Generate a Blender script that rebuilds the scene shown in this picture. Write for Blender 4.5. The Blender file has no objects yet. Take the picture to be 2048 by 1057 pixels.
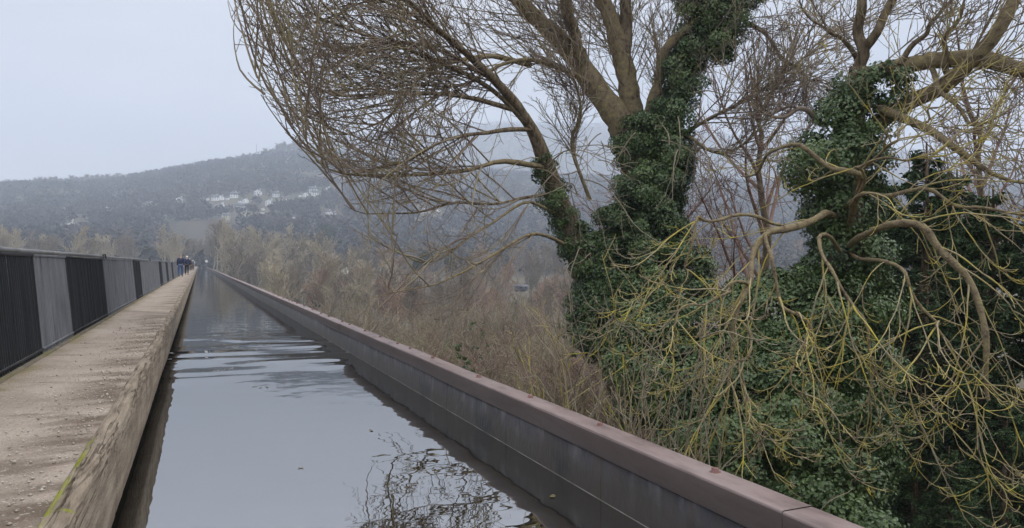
import bpy, math, random
import numpy as np

S = bpy.context.scene
C = S.collection
rng = np.random.default_rng(11)
random.seed(5)
R = math.radians

# ------------------------------------------------------------------ camera, sky, sun, exposure
F = 1450.0                                   # focal length in pixels of the 2048 px wide photograph
TH = math.atan(626 / F)                      # the lens looks this far to the right of the canal's axis
CAM = np.array([0.0, 0.0, 1.85])             # water level is z = 0, the canal runs along +Y
cd = bpy.data.cameras.new('camera')
cam = bpy.data.objects.new('camera', cd); C.objects.link(cam)
cam.location = CAM; cam.rotation_euler = (R(90), 0, -TH)
cd.sensor_width = 36; cd.lens = 36 * F / 2048; cd.clip_start = 0.05; cd.clip_end = 20000
S.camera = cam

W = bpy.data.worlds.new('World'); S.world = W; W.use_nodes = True
wt = W.node_tree; wt.nodes.clear()
def wn(t, **k):
    n = wt.nodes.new(t)
    for a, b in k.items(): setattr(n, a, b)
    return n
SUN_EL, SUN_ROT = R(48), R(125)
sky = wn('ShaderNodeTexSky', sky_type='NISHITA', sun_disc=False, sun_elevation=SUN_EL, sun_rotation=SUN_ROT, air_density=1.2, dust_density=3.0)
tc = wn('ShaderNodeTexCoord'); mp = wn('ShaderNodeMapping'); mp.inputs['Scale'].default_value = (1, 1, 3.2)
nz = wn('ShaderNodeTexNoise'); nz.inputs['Scale'].default_value = 2.4; nz.inputs['Detail'].default_value = 5; nz.inputs['Roughness'].default_value = .5
cr = wn('ShaderNodeValToRGB')
cr.color_ramp.elements[0].position = .30; cr.color_ramp.elements[0].color = (.475, .48, .508, 1)
cr.color_ramp.elements[1].position = .72; cr.color_ramp.elements[1].color = (.67, .665, .672, 1)
sep = wn('ShaderNodeSeparateXYZ')
el = wn('ShaderNodeValToRGB'); el.color_ramp.interpolation = 'EASE'
el.color_ramp.elements[0].position = 0.0; el.color_ramp.elements[0].color = (1.0, .995, .97, 1)
el.color_ramp.elements[1].position = 1.0; el.color_ramp.elements[1].color = (2.1, 2.06, 2.0, 1)
e2 = el.color_ramp.elements.new(.30); e2.color = (.70, .695, .70, 1)
e3 = el.color_ramp.elements.new(.52); e3.color = (1.3, 1.29, 1.27, 1)
mul = wn('ShaderNodeMix', data_type='RGBA', blend_type='MULTIPLY'); mul.inputs['Factor'].default_value = 1
sc10 = wn('ShaderNodeMix', data_type='RGBA', blend_type='MULTIPLY'); sc10.inputs['Factor'].default_value = 1
sc10.inputs[7].default_value = (9.6, 9.6, 9.6, 1)
mx = wn('ShaderNodeMix', data_type='RGBA'); mx.inputs['Factor'].default_value = .96
bg = wn('ShaderNodeBackground'); bg.inputs['Strength'].default_value = .13
ow = wn('ShaderNodeOutputWorld')
L = wt.links.new
L(tc.outputs['Generated'], mp.inputs['Vector']); L(mp.outputs[0], nz.inputs['Vector']); L(nz.outputs['Fac'], cr.inputs[0])
L(tc.outputs['Generated'], sep.inputs[0]); L(sep.outputs['Z'], el.inputs[0])
L(cr.outputs[0], mul.inputs[6]); L(el.outputs[0], mul.inputs[7]); L(mul.outputs[2], sc10.inputs[6])
L(sky.outputs[0], mx.inputs[6]); L(sc10.outputs[2], mx.inputs[7]); L(mx.outputs[2], bg.inputs[0]); L(bg.outputs[0], ow.inputs[0])

sd = bpy.data.lights.new('sun', 'SUN'); sd.energy = 0.9; sd.angle = R(25); sd.color = (1, .955, .89)
so = bpy.data.objects.new('sun', sd); C.objects.link(so)
# the veiled sun stands behind on the right: direction to it
ds = np.array([math.sin(SUN_ROT) * math.cos(SUN_EL), math.cos(SUN_ROT) * math.cos(SUN_EL), math.sin(SUN_EL)])
from mathutils import Vector
so.rotation_euler = Vector(ds).to_track_quat('Z', 'Y').to_euler()

S.view_settings.view_transform = 'Standard'; S.view_settings.look = 'None'
S.view_settings.exposure = 0.74; S.view_settings.gamma = 1
S.render.engine = 'CYCLES'
S.cycles.max_bounces = 6; S.cycles.diffuse_bounces = 3; S.cycles.glossy_bounces = 3; S.cycles.volume_bounces = 3
S.cycles.transparent_max_bounces = 8
S.cycles.use_denoising = True

# ------------------------------------------------------------------ helpers
SN, CS = math.sin(TH), math.cos(TH)
FWD = np.array([SN, CS, 0]); RGT = np.array([CS, -SN, 0]); UP = np.array([0, 0, 1.0])
def P(px, py, d):
    'where the photograph\'s point lies when it is d metres deep'
    return CAM + d * (FWD + RGT * (px - 1024) / F + UP * (528.5 - py) / F)

def vn(x, y, seed=0):
    'value noise, -1..1'
    xi = np.floor(x).astype(np.int64); yi = np.floor(y).astype(np.int64)
    fx = x - xi; fy = y - yi; fx = fx * fx * (3 - 2 * fx); fy = fy * fy * (3 - 2 * fy)
    def h(a, b):
        n = (a * 374761393 + b * 668265263 + seed * 1442695041) & 0x7fffffff
        n = ((n ^ (n >> 13)) * 1274126177) & 0x7fffffff
        return ((n ^ (n >> 16)) & 0xffff) / 32767.5 - 1
    return (h(xi, yi) * (1 - fx) + h(xi + 1, yi) * fx) * (1 - fy) + (h(xi, yi + 1) * (1 - fx) + h(xi + 1, yi + 1) * fx) * fy
def fbm(x, y, seed=0, o=4):
    s = 0; a = .5
    for i in range(o):
        s = s + a * vn(x * 2 ** i, y * 2 ** i, seed + i); a *= .5
    return s

def link(o, parent=None):
    C.objects.link(o)
    if parent is not None: o.parent = parent
    return o
def mesh(name, v, f, mat, parent=None, smooth=False, tint=None, origin=None):
    'v (N,3); f (M,k) array or a list of such arrays'
    v = np.asarray(v, np.float32).reshape(-1, 3)
    if origin is not None: v = v - np.asarray(origin, np.float32)
    fs = [np.asarray(a, np.int32) for a in (f if isinstance(f, list) and isinstance(f[0], np.ndarray) and f[0].ndim == 2 else [f])]
    fs = [a for a in fs if len(a)]
    me = bpy.data.meshes.new(name)
    me.vertices.add(len(v)); me.vertices.foreach_set('co', v.ravel())
    idx = np.concatenate([a.ravel() for a in fs]); tot = np.concatenate([np.full(len(a), a.shape[1], np.int32) for a in fs])
    me.loops.add(len(idx)); me.loops.foreach_set('vertex_index', idx)
    st = np.concatenate([[0], np.cumsum(tot)[:-1]]).astype(np.int32)
    me.polygons.add(len(tot)); me.polygons.foreach_set('loop_start', st)
    if smooth: me.polygons.foreach_set('use_smooth', np.ones(len(tot), bool))
    if tint is not None:
        a = me.attributes.new('tint', 'FLOAT', 'POINT'); a.data.foreach_set('value', np.asarray(tint, np.float32))
    me.update(calc_edges=True); me.validate()
    me.materials.append(mat)
    o = bpy.data.objects.new(name, me)
    if origin is not None and parent is None: o.location = origin
    return link(o, parent)
def tag(o, label, cat, group=None, kind=None):
    if label: o['label'] = label
    if cat: o['category'] = cat
    if group: o['group'] = group
    if kind: o['kind'] = kind
    return o
def struct(o): o['kind'] = 'structure'; return o
def thing(name, loc, label, cat, group=None, rz=0):
    o = bpy.data.objects.new(name, None); o.empty_display_size = .2
    o.location = loc; o.rotation_euler = (0, 0, rz); C.objects.link(o)
    return tag(o, label, cat, group)
def copy_thing(o, loc, rz=0, sc=1, label=None, group=None):
    c = o.copy(); C.objects.link(c); c.location = loc; c.rotation_euler = (0, 0, rz); c.scale = (sc, sc, sc) if np.isscalar(sc) else sc
    for ch in o.children:
        d = ch.copy(); C.objects.link(d); d.parent = c
        for g in ch.children:
            e = g.copy(); C.objects.link(e); e.parent = d
    if label: c['label'] = label
    if group: c['group'] = group
    return c

class MB:
    'collects vertices and faces of several shapes into one mesh'
    def __init__(s): s.v = []; s.q = []; s.t = []; s.n = 0; s.ti = []
    def add(s, v, q=None, t=None, tint=None):
        v = np.asarray(v, float).reshape(-1, 3)
        if q is not None and len(q): s.q.append(np.asarray(q) + s.n)
        if t is not None and len(t): s.t.append(np.asarray(t) + s.n)
        s.v.append(v); s.n += len(v)
        s.ti.append(np.full(len(v), 0.5) if tint is None else (np.full(len(v), tint) if np.isscalar(tint) else np.asarray(tint)))
    def box(s, x0, x1, y0, y1, z0, z1):
        v = [(x, y, z) for z in (z0, z1) for y in (y0, y1) for x in (x0, x1)]
        s.add(v, [(0, 2, 3, 1), (4, 5, 7, 6), (0, 1, 5, 4), (2, 6, 7, 3), (0, 4, 6, 2), (1, 3, 7, 5)])
    def tubes(s, pts, rad, sides=4, cap=False):
        'pts (N,n,3), rad (N,n)'
        pts = np.asarray(pts, float); rad = np.asarray(rad, float)
        if pts.ndim == 2: pts = pts[None]; rad = rad[None]
        N, n, _ = pts.shape
        t = np.gradient(pts, axis=1); t /= np.linalg.norm(t, axis=2, keepdims=True) + 1e-9
        ref = np.cross(pts[:, -1] - pts[:, 0], rng.normal(size=(N, 3))); ref /= np.linalg.norm(ref, axis=1, keepdims=True) + 1e-9
        u = np.cross(t, ref[:, None]); u /= np.linalg.norm(u, axis=2, keepdims=True) + 1e-9
        w = np.cross(t, u)
        a = np.arange(sides) * 2 * np.pi / sides
        v = pts[:, :, None] + rad[:, :, None, None] * (u[:, :, None] * np.cos(a)[None, None, :, None] + w[:, :, None] * np.sin(a)[None, None, :, None])
        i = np.arange(N)[:, None, None] * n * sides + np.arange(n - 1)[None, :, None] * sides
        k = np.arange(sides)[None, None, :]; k2 = (k + 1) % sides
        q = np.stack([i + k, i + k2, i + sides + k2, i + sides + k], -1).reshape(-1, 4)
        s.add(v.reshape(-1, 3), q)
    def build(s, name, mat, parent=None, smooth=False, tint=False, origin=None):
        f = []
        if s.q: f.append(np.concatenate(s.q))
        if s.t: f.append(np.concatenate(s.t))
        return mesh(name, np.concatenate(s.v), f, mat, parent, smooth, np.concatenate(s.ti) if tint else None, origin)

# ------------------------------------------------------------------ materials
def material(name, cols, scale=5, stretch=(1, 1, 1), rough=.85, bump=0, bscale=None, detail=6, pos=(.35, .65), tint=None, spec=.3, metal=0, extra=None, nrough=.6):
    'noise-coloured surface; cols = colours along the noise; tint mixes a second colour by the mesh attribute'
    m = bpy.data.materials.new(name); m.use_nodes = True
    nt = m.node_tree; b = nt.nodes['Principled BSDF']; l = nt.links.new
    t = nt.nodes.new('ShaderNodeTexCoord'); g = nt.nodes.new('ShaderNodeMapping'); g.inputs['Scale'].default_value = stretch
    l(t.outputs['Object'], g.inputs[0])
    n = nt.nodes.new('ShaderNodeTexNoise'); n.inputs['Scale'].default_value = scale; n.inputs['Detail'].default_value = detail; n.inputs['Roughness'].default_value = nrough
    l(g.outputs[0], n.inputs['Vector'])
    r = nt.nodes.new('ShaderNodeValToRGB'); e = r.color_ramp.elements
    while len(e) < len(cols): e.new(.5)
    for i, c in enumerate(cols):
        e[i].position = pos[0] + (pos[1] - pos[0]) * i / max(1, len(cols) - 1); e[i].color = (*c, 1)
    l(n.outputs['Fac'], r.inputs[0]); col = r.outputs[0]
    if tint is not None:
        at = nt.nodes.new('ShaderNodeAttribute'); at.attribute_name = 'tint'
        x = nt.nodes.new('ShaderNodeMix'); x.data_type = 'RGBA'; l(at.outputs['Fac'], x.inputs[0]); l(col, x.inputs[6]); x.inputs[7].default_value = (*tint, 1)
        col = x.outputs[2]
    if extra: col = extra(nt, t, col, b)
    l(col, b.inputs['Base Color'])
    b.inputs['Roughness'].default_value = rough; b.inputs['Specular IOR Level'].default_value = spec; b.inputs['Metallic'].default_value = metal
    if bump:
        n2 = nt.nodes.new('ShaderNodeTexNoise'); n2.inputs['Scale'].default_value = bscale or scale * 4; n2.inputs['Detail'].default_value = 5
        l(g.outputs[0], n2.inputs['Vector'])
        bp = nt.nodes.new('ShaderNodeBump'); bp.inputs['Strength'].default_value = bump; bp.inputs['Distance'].default_value = .02
        l(n2.outputs['Fac'], bp.inputs['Height']); l(bp.outputs[0], b.inputs['Normal'])
    return m
def over(nt, base, colour, fac):
    x = nt.nodes.new('ShaderNodeMix'); x.data_type = 'RGBA'; nt.links.new(fac, x.inputs[0]); nt.links.new(base, x.inputs[6]); x.inputs[7].default_value = (*colour, 1)
    return x.outputs[2]
def mathn(nt, op, a, b=None, c=None, clamp=False):
    x = nt.nodes.new('ShaderNodeMath'); x.operation = op; x.use_clamp = clamp
    for i, v in enumerate((a, b, c)):
        if v is None: continue
        if isinstance(v, (int, float)): x.inputs[i].default_value = v
        else: nt.links.new(v, x.inputs[i])
    return x.outputs[0]
def rng_map(nt, v, a, b):
    'clamped 0..1 as v goes a..b'
    x = nt.nodes.new('ShaderNodeMapRange'); nt.links.new(v, x.inputs[0]); x.inputs[1].default_value = a; x.inputs[2].default_value = b
    return x.outputs[0]
def noise_fac(nt, t, scale, stretch, lo, hi, detail=5):
    g = nt.nodes.new('ShaderNodeMapping'); g.inputs['Scale'].default_value = stretch; nt.links.new(t.outputs['Object'], g.inputs[0])
    n = nt.nodes.new('ShaderNodeTexNoise'); n.inputs['Scale'].default_value = scale; n.inputs['Detail'].default_value = detail; nt.links.new(g.outputs[0], n.inputs['Vector'])
    return rng_map(nt, n.outputs['Fac'], lo, hi)
def xyz(nt, t):
    s = nt.nodes.new('ShaderNodeSeparateXYZ'); nt.links.new(t.outputs['Object'], s.inputs[0]); return s.outputs

M = {}
M['bark'] = material('bark', [(.07, .052, .036), (.155, .12, .08), (.23, .185, .12)], 14, (1, 1, .3), .95, 1.0, 26, spec=.1)
M['twig'] = material('twig', [(.16, .115, .095), (.25, .20, .15), (.31, .265, .15)], 1.3, rough=.8)
M['lichen_twig'] = material('lichen_twig', [(.20, .165, .12), (.30, .25, .16), (.36, .30, .10), (.42, .345, .045)], 3.4, rough=.85, pos=(.3, .68))
M['lichen_bark'] = material('lichen_bark', [(.09, .068, .045), (.20, .158, .10), (.25, .205, .115), (.34, .285, .10)], 9, rough=.95, bump=1.0, bscale=30, pos=(.3, .74), spec=.1)
M['pale_twig'] = material('pale_twig', [(.20, .165, .115), (.29, .25, .18)], 1.2, rough=.85)
M['red_twig'] = material('red_twig', [(.20, .12, .10), (.27, .18, .145)], 1.0, rough=.85)
def leafmat(name, cols, tint, rough=.45, spec=.4):
    m = material(name, cols, 2.2, rough=rough, tint=tint, spec=spec)
    return m
M['ivy'] = leafmat('ivy_leaf', [(.034, .064, .022), (.058, .10, .030), (.082, .125, .036)], (.125, .185, .055), .38, .5)
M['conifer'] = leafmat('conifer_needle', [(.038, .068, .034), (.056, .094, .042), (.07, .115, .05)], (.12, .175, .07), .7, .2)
M['wood_tan'] = material('bare_wood_tan', [(.36, .30, .20), (.48, .41, .285)], .12, rough=.9)
M['wood_grey'] = material('bare_wood_grey', [(.20, .165, .12), (.29, .24, .175)], .12, rough=.9)
M['wood_rust'] = material('bare_wood_rust', [(.30, .20, .14), (.41, .285, .20)], .12, rough=.9)
M['scrub'] = material('scrub_twig', [(.18, .135, .10), (.31, .25, .175), (.28, .27, .14)], .5, rough=.9)
M['hillwood'] = material('hillside_wood', [(.052, .050, .045), (.070, .064, .055)], .012, rough=1, tint=(.092, .082, .068))
M['darktree'] = material('dark_evergreen', [(.035, .055, .032), (.06, .08, .045)], .4, rough=.9)
M['grass'] = material('grass_blade', [(.09, .13, .035), (.15, .18, .06), (.24, .22, .11)], .35, rough=.9)
def terr_extra(nt, t, col, b):
    f = noise_fac(nt, t, .0065, (1, 1, 1), .58, .68, 3)
    col = over(nt, col, (.10, .115, .07), mathn(nt, 'MULTIPLY', f, .7))
    return col
M['terrain'] = material('hill_ground', [(.06, .052, .038), (.11, .09, .062), (.10, .105, .055)], .02, rough=1, detail=8, extra=terr_extra)
M['skin'] = material('skin', [(.52, .33, .25), (.58, .38, .29)], 8, rough=.6)
M['white'] = material('white_render', [(.74, .74, .72), (.82, .82, .80)], .6, rough=.8)
M['cream'] = material('cream_render', [(.46, .43, .31), (.54, .50, .37)], .6, rough=.8)
M['brick'] = material('orange_brick', [(.33, .17, .11), (.40, .22, .14)], 2, rough=.9)
M['slate'] = material('slate_roof', [(.10, .105, .12), (.16, .165, .18)], .8, rough=.7)
M['paleroof'] = material('pale_sheet_roof', [(.36, .38, .40), (.46, .47, .49)], .8, rough=.5)
M['pane'] = material('dark_window_glass', [(.03, .035, .04), (.05, .055, .06)], 2, rough=.15, spec=.6)

# ------------------------------------------------------------------ the lie of the land
def az_of(px): return math.atan((px - 1024) / F)
SK1 = np.array([(-900, 400), (-100, 388), (84, 380), (230, 374), (300, 361), (400, 342), (470, 331), (540, 321), (600, 316), (660, 312), (720, 318), (800, 332), (900, 345), (1100, 360), (1400, 372), (2100, 390), (3200, 430)], float)
SK2 = np.array([(-900, 430), (300, 400), (500, 345), (600, 308), (650, 290), (700, 280), (800, 268), (900, 260), (1050, 255), (1250, 258), (1400, 272), (1700, 300), (1900, 322), (2100, 336), (3200, 420)], float)
R1, R2 = 1500.0, 2700.0
def sm(x): x = np.clip(x, 0, 1); return x * x * (3 - 2 * x)
NEAR = np.array([(0, -3.0), (8, -3.2), (14, -3.5), (30, -4.4), (60, -6.6), (100, -9.5), (170, -13), (240, -13), (320, -6), (420, 0), (5000, 0)], float)
def ground(x, y):
    x = np.asarray(x, float); y = np.asarray(y, float)
    r = np.hypot(x, y); az = np.arctan2(x, y) - TH
    inside = np.cos(az) > .25
    px = 1024 + F * np.tan(np.clip(az, -1.25, 1.25)); c = np.maximum(np.cos(az), .3)
    h1 = 1.85 + (528.5 - np.interp(px, SK1[:, 0], SK1[:, 1])) / F * R1 * c
    h2 = 1.85 + (528.5 - np.interp(px, SK2[:, 0], SK2[:, 1])) / F * R2 * c
    h1 = np.where(inside, h1, 90); h2 = np.where(inside, h2, 120)
    z = np.interp(r, NEAR[:, 0], NEAR[:, 1])
    z = z + fbm(x * .07, y * .07, 3) * 1.2 * sm((r - 6) / 25)
    z = z + (-1.6) * sm((-x - 2) / 6) * sm((60 - r) / 40)
    a = sm((r - 380) / (R1 - 380)); rise = a * .55 + .45 * np.clip((r - 380) / (R1 - 380), 0, 1)
    w = np.clip((r - R1) / 300, 0, 1)
    first = h1 * rise * (1 - .12 * sm(w))
    k = sm((r - 1650) / (R2 - 1650))
    z = z + np.where(r < 1650, first, first + (np.maximum(h2, h1 * .8) - first) * k)
    z = z - np.where(r > R2, (r - R2) * .12, 0)
    z = z + fbm(x * .004, y * .004, 9) * 14 * sm((r - 420) / 300) * (1 - .75 * np.exp(-((r - R1) / 160) ** 2))
    # the far abutment carries the canal
    m = sm((y - 272) / 20) * np.exp(-(np.maximum(np.abs(x) - 9, 0) / 14) ** 2) * (r < 700)
    z = z * (1 - m) + (-1.9) * m
    return z
def hit(px, py, rmin=150, rmax=2600):
    u = (px - 1024) / F; d = np.linspace(rmin, rmax, 5000)
    p = CAM + d[:, None] * (FWD + RGT * u + UP * (528.5 - py) / F)
    g = ground(p[:, 0], p[:, 1]); i = np.argmax(p[:, 2] < g)
    if not (p[:, 2] < g).any(): i = np.argmin(p[:, 2] - g)
    return np.array([p[i, 0], p[i, 1], g[i]]), d[i]

azs = np.concatenate([np.linspace(-math.pi, -.85, 60)[:-1], np.linspace(-.85, .85, 420), np.linspace(.85, math.pi, 60)[1:-1]]) + TH
rs = np.concatenate([[2.0], np.geomspace(4, 380, 90), np.linspace(390, 1700, 110), np.linspace(1740, 3250, 30)])
A, RR = np.meshgrid(azs, rs, indexing='ij')
tx = np.sin(A) * RR; ty = np.cos(A) * RR; tz = ground(tx, ty)
na, nr = A.shape
ia = np.arange(na)[:, None]; ir = np.arange(nr - 1)[None]
q = np.stack([ia * nr + ir, ((ia + 1) % na) * nr + ir, ((ia + 1) % na) * nr + ir + 1, ia * nr + ir + 1], -1).reshape(-1, 4)
struct(mesh('terrain', np.stack([tx, ty, tz], -1), q, M['terrain'], smooth=True))

# ------------------------------------------------------------------ canal, towpath, walls
WX, LX = 2.89, -1.74          # inner faces of the iron trough
Y0, Y1 = -6.0, 352.0
PZ = 0.785                    # towpath level

def water_mat():
    m = bpy.data.materials.new('canal_water'); m.use_nodes = True
    nt = m.node_tree; nt.nodes.clear(); l = nt.links.new
    out = nt.nodes.new('ShaderNodeOutputMaterial'); mixs = nt.nodes.new('ShaderNodeMixShader')
    df = nt.nodes.new('ShaderNodeBsdfDiffuse'); df.inputs[0].default_value = (.014, .013, .010, 1)
    gl = nt.nodes.new('ShaderNodeBsdfGlossy'); gl.inputs['Roughness'].default_value = .012; gl.inputs[0].default_value = (.97, .97, .97, 1)
    fr = nt.nodes.new('ShaderNodeFresnel'); fr.inputs[0].default_value = 7.0
    t = nt.nodes.new('ShaderNodeTexCoord')
    def nz_(scale, stretch, detail=2):
        g = nt.nodes.new('ShaderNodeMapping'); g.inputs['Scale'].default_value = stretch; l(t.outputs['Object'], g.inputs[0])
        n = nt.nodes.new('ShaderNodeTexNoise'); n.inputs['Scale'].default_value = scale; n.inputs['Detail'].default_value = detail; n.inputs['Roughness'].default_value = .35
        l(g.outputs[0], n.inputs['Vector']); return n.outputs['Fac']
    y = xyz(nt, t)[1]; x = xyz(nt, t)[0]
    swell = nz_(2.2, (1, .9, 1), 1)
    small = nz_(5.5, (1.0, 1.15, 1), 1.5)
    # a band of wind ripples 13-20 m along, and ruffled water from there on
    yy = mathn(nt, 'ADD', y, mathn(nt, 'MULTIPLY', x, -.25))
    band = mathn(nt, 'MULTIPLY', rng_map(nt, yy, 12.0, 14.2), rng_map(nt, yy, 21, 17.5))
    band = mathn(nt, 'MULTIPLY', band, rng_map(nt, nz_(.5, (1, .6, 1), 1), .35, .55))
    rip = nz_(1.0, (.30, 1.5, 1), 1)
    far = mathn(nt, 'MULTIPLY', rng_map(nt, y, 20, 45), nz_(1.3, (.5, 1.6, 1), 2))
    h = mathn(nt, 'MULTIPLY', swell, .0046)
    h = mathn(nt, 'ADD', h, mathn(nt, 'MULTIPLY', small, .0010))
    h = mathn(nt, 'ADD', h, mathn(nt, 'MULTIPLY', mathn(nt, 'MULTIPLY', rip, band), .085))
    h = mathn(nt, 'ADD', h, mathn(nt, 'MULTIPLY', far, .006))
    bp = nt.nodes.new('ShaderNodeBump'); bp.inputs['Strength'].default_value = 1; bp.inputs['Distance'].default_value = 1
    l(h, bp.inputs['Height'])
    for n_ in (gl, fr): l(bp.outputs[0], n_.inputs['Normal'])
    l(fr.outputs[0], mixs.inputs[0]); l(df.outputs[0], mixs.inputs[1]); l(gl.outputs[0], mixs.inputs[2]); l(mixs.outputs[0], out.inputs[0])
    return m
struct(mesh('canal_water', [(LX, Y0, 0), (WX, Y0, 0), (WX, Y1, 0), (LX, Y1, 0)], [(0, 1, 2, 3)], water_mat()))

# the iron trough that carries it, and stone piers
def iron_extra(nt, t, col, b):
    z = xyz(nt, t)[2]
    st = noise_fac(nt, t, 3.0, (1, 2.2, .25), .48, .66, 6)
    col = over(nt, col, (.055, .036, .026), mathn(nt, 'MULTIPLY', st, .55))
    pale = noise_fac(nt, t, 5.0, (1, 1.0, .45), .54, .74, 7)
    col = over(nt, col, (.19, .185, .19), mathn(nt, 'MULTIPLY', pale, .6))
    wob = noise_fac(nt, t, 2.2, (1, 1, .3), 0, 1, 4)
    low = rng_map(nt, mathn(nt, 'ADD', z, mathn(nt, 'MULTIPLY', wob, -.26)), .19, .02)
    col = over(nt, col, (.026, .020, .013), mathn(nt, 'MULTIPLY', low, .85))
    blk = noise_fac(nt, t, 1.9, (1, 1, .7), .56, .61, 5)
    blk = mathn(nt, 'MULTIPLY', blk, rng_map(nt, z, .24, .13))
    col = over(nt, col, (.008, .008, .009), mathn(nt, 'MULTIPLY', blk, .8))
    return col
M['iron'] = material('trough_iron', [(.014, .013, .016), (.032, .031, .037), (.070, .068, .077)], 2.6, (1, 1, .5), .6, .35, 22, extra=iron_extra, spec=.35, pos=(.3, .72))
M['dark'] = material('trough_underside', [(.012, .011, .010), (.02, .018, .016)], 2, rough=.9)
M['stone'] = material('pier_stone', [(.20, .17, .13), (.30, .26, .20)], .8, rough=.9, bump=.4)
tr = thing('aqueduct_trough', (0, 0, 0), 'long iron canal trough on stone piers crossing the wooded valley', 'aqueduct')
m = MB()
m.box(LX - .12, LX, Y0, Y1, -1.7, .3); m.box(LX, WX, Y0, Y1, -1.75, -1.6)
m.build('trough_shell', M['dark'], tr)
for k in range(6):
    yc = 62 + k * 42; m = MB(); zb = float(ground(.6, yc)) - 2
    v = []
    for (z, gx, gy) in ((zb, 3.4, 1.9), (-2.2, 2.6, 1.2), (-2.2, 2.9, 1.5), (-1.76, 2.9, 1.5)):
        v += [(.57 - gx, yc - gy, z), (.57 + gx, yc - gy, z), (.57 + gx, yc + gy, z), (.57 - gx, yc + gy, z)]
    qs = [(i * 4 + j, i * 4 + (j + 1) % 4, i * 4 + 4 + (j + 1) % 4, i * 4 + 4 + j) for i in range(3) for j in range(4)] + [(12, 13, 14, 15)]
    m.add(v, qs); m.build('pier', M['stone'], tr)

# right-hand wall: iron plates with flanges, a painted coping in lengths, bolts
wall = thing('canal_wall', (0, 0, 0), 'dark iron wall with brown bolted coping along the right side of the water', 'wall')
m = MB()
ys = np.concatenate([np.arange(Y0, 60, .5), np.arange(60, Y1 + 1, 10)])
n = len(ys)
prof = [(WX, -.6), (WX, .337), (WX + .14, .337), (WX + .14, -1.6)]
v = np.array([(x, y, z) for y in ys for (x, z) in prof]); k = len(prof)
qs = [(i * k + j, (i + 1) * k + j, (i + 1) * k + j + 1, i * k + j + 1) for i in range(n - 1) for j in range(k - 1)]
m.add(v, qs)
m.build('iron_plate', M['iron'], wall)
m = MB()
for y in np.concatenate([np.arange(1.1, 40, 1.92)]):
    m.box(WX - .0006, WX + .01, y, y + .012, -.3, .335)
m.build('plate_flange', M['iron'], wall)
m = MB(); m.box(WX - .004, WX + .004, Y0, Y1, -.02, .004)
M['scum'] = material('waterline_scum', [(.10, .09, .08), (.24, .225, .21)], 6, (1, .5, 1), .8)
m.build('waterline_edge', M['scum'], wall)
CZ = .52
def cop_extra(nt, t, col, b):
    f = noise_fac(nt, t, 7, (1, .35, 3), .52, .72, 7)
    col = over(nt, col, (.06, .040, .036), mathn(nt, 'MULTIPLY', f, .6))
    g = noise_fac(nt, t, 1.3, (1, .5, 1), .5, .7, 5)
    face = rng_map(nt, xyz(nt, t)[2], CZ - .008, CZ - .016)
    col = over(nt, col, (.046, .031, .027), mathn(nt, 'MULTIPLY', face, .86))  # brown fascia, darkened further so its shaded side is in the colour
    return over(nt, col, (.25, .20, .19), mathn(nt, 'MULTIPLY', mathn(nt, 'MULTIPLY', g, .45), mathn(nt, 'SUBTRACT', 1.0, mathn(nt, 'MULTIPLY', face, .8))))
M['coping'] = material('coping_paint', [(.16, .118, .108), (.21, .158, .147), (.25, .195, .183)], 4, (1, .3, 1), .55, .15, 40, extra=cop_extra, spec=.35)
joints = [Y0, -1.2, 3.3 - .0, 11.35, 16.35, 19.3, 27.0, 34.7, 45, 60, 80, 110, 150, 200, 260, Y1]
joints = [Y0, 3.0, 11.35, 16.35, 19.3, 27.0, 34.7, 45, 60, 80, 110, 150, 200, 260, Y1]
for a, b in zip(joints[:-1], joints[1:]):
    jx, jz = random.uniform(-.006, .006), random.uniform(-.006, .006)
    x0, x1, z0, z1, e = WX - .018 + jx, WX + .20 + jx, CZ - .186 + jz, CZ + jz, .008
    pr = [(x0 + e, z0), (x0, z0 + e), (x0, z1 - e), (x0 + e * .4, z1 - e * .3), (x0 + e, z1), (x1 - e, z1), (x1, z1 - e), (x1, z0 + e), (x1 - e, z0)]
    yy = np.array([a + .004, b - .004]) if b > 60 else np.linspace(a + .004, b - .004, max(2, int((b - a) / .6)))
    v = [(x + (.0035 * math.sin(y * 1.7 + jx * 900) if b < 60 else 0), y, z + (.003 * math.sin(y * 1.1 + 2) if b < 60 else 0)) for y in yy for (x, z) in pr]
    k = len(pr); qs = [(i * k + j, (i + 1) * k + j, (i + 1) * k + (j + 1) % k, i * k + (j + 1) % k) for i in range(len(yy) - 1) for j in range(k)]
    m = MB(); m.add(v, qs)
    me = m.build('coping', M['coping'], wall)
    bm_f = me.data
M['bolt'] = material('rusty_bolt', [(.16, .085, .075), (.23, .125, .11)], 30, rough=.7, bump=.4)
def bolt(y, x):
    m = MB(); a = np.arange(6) * math.pi / 3 + random.random()
    rings = []
    for (r, z) in ((.040, -.004), (.040, .006), (.026, .0062), (.026, .026), (.021, .031)):
        rings.append(np.stack([x + r * np.cos(a), y + r * np.sin(a), np.full(6, CZ + z)], 1))
    v = np.concatenate(rings); qs = [(i * 6 + j, i * 6 + (j + 1) % 6, i * 6 + 6 + (j + 1) % 6, i * 6 + 6 + j) for i in range(4) for j in range(6)]
    m.add(v, qs); m.add(rings[-1], None, [(0, 1, 2), (0, 2, 3), (0, 3, 4), (0, 4, 5)])
    m.build('bolt', M['bolt'], wall)
for y in [2.35, 3.73, 5.16, 6.52, 7.96, 9.8, 11.0, 11.75, 13.0, 14.3, 15.9, 16.8, 18.7, 19.9, 21.6, 23.4, 25.2, 26.5, 27.5, 29.4, 31.4, 33.3]:
    bolt(y, WX + .125 + random.uniform(-.006, .006))

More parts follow.
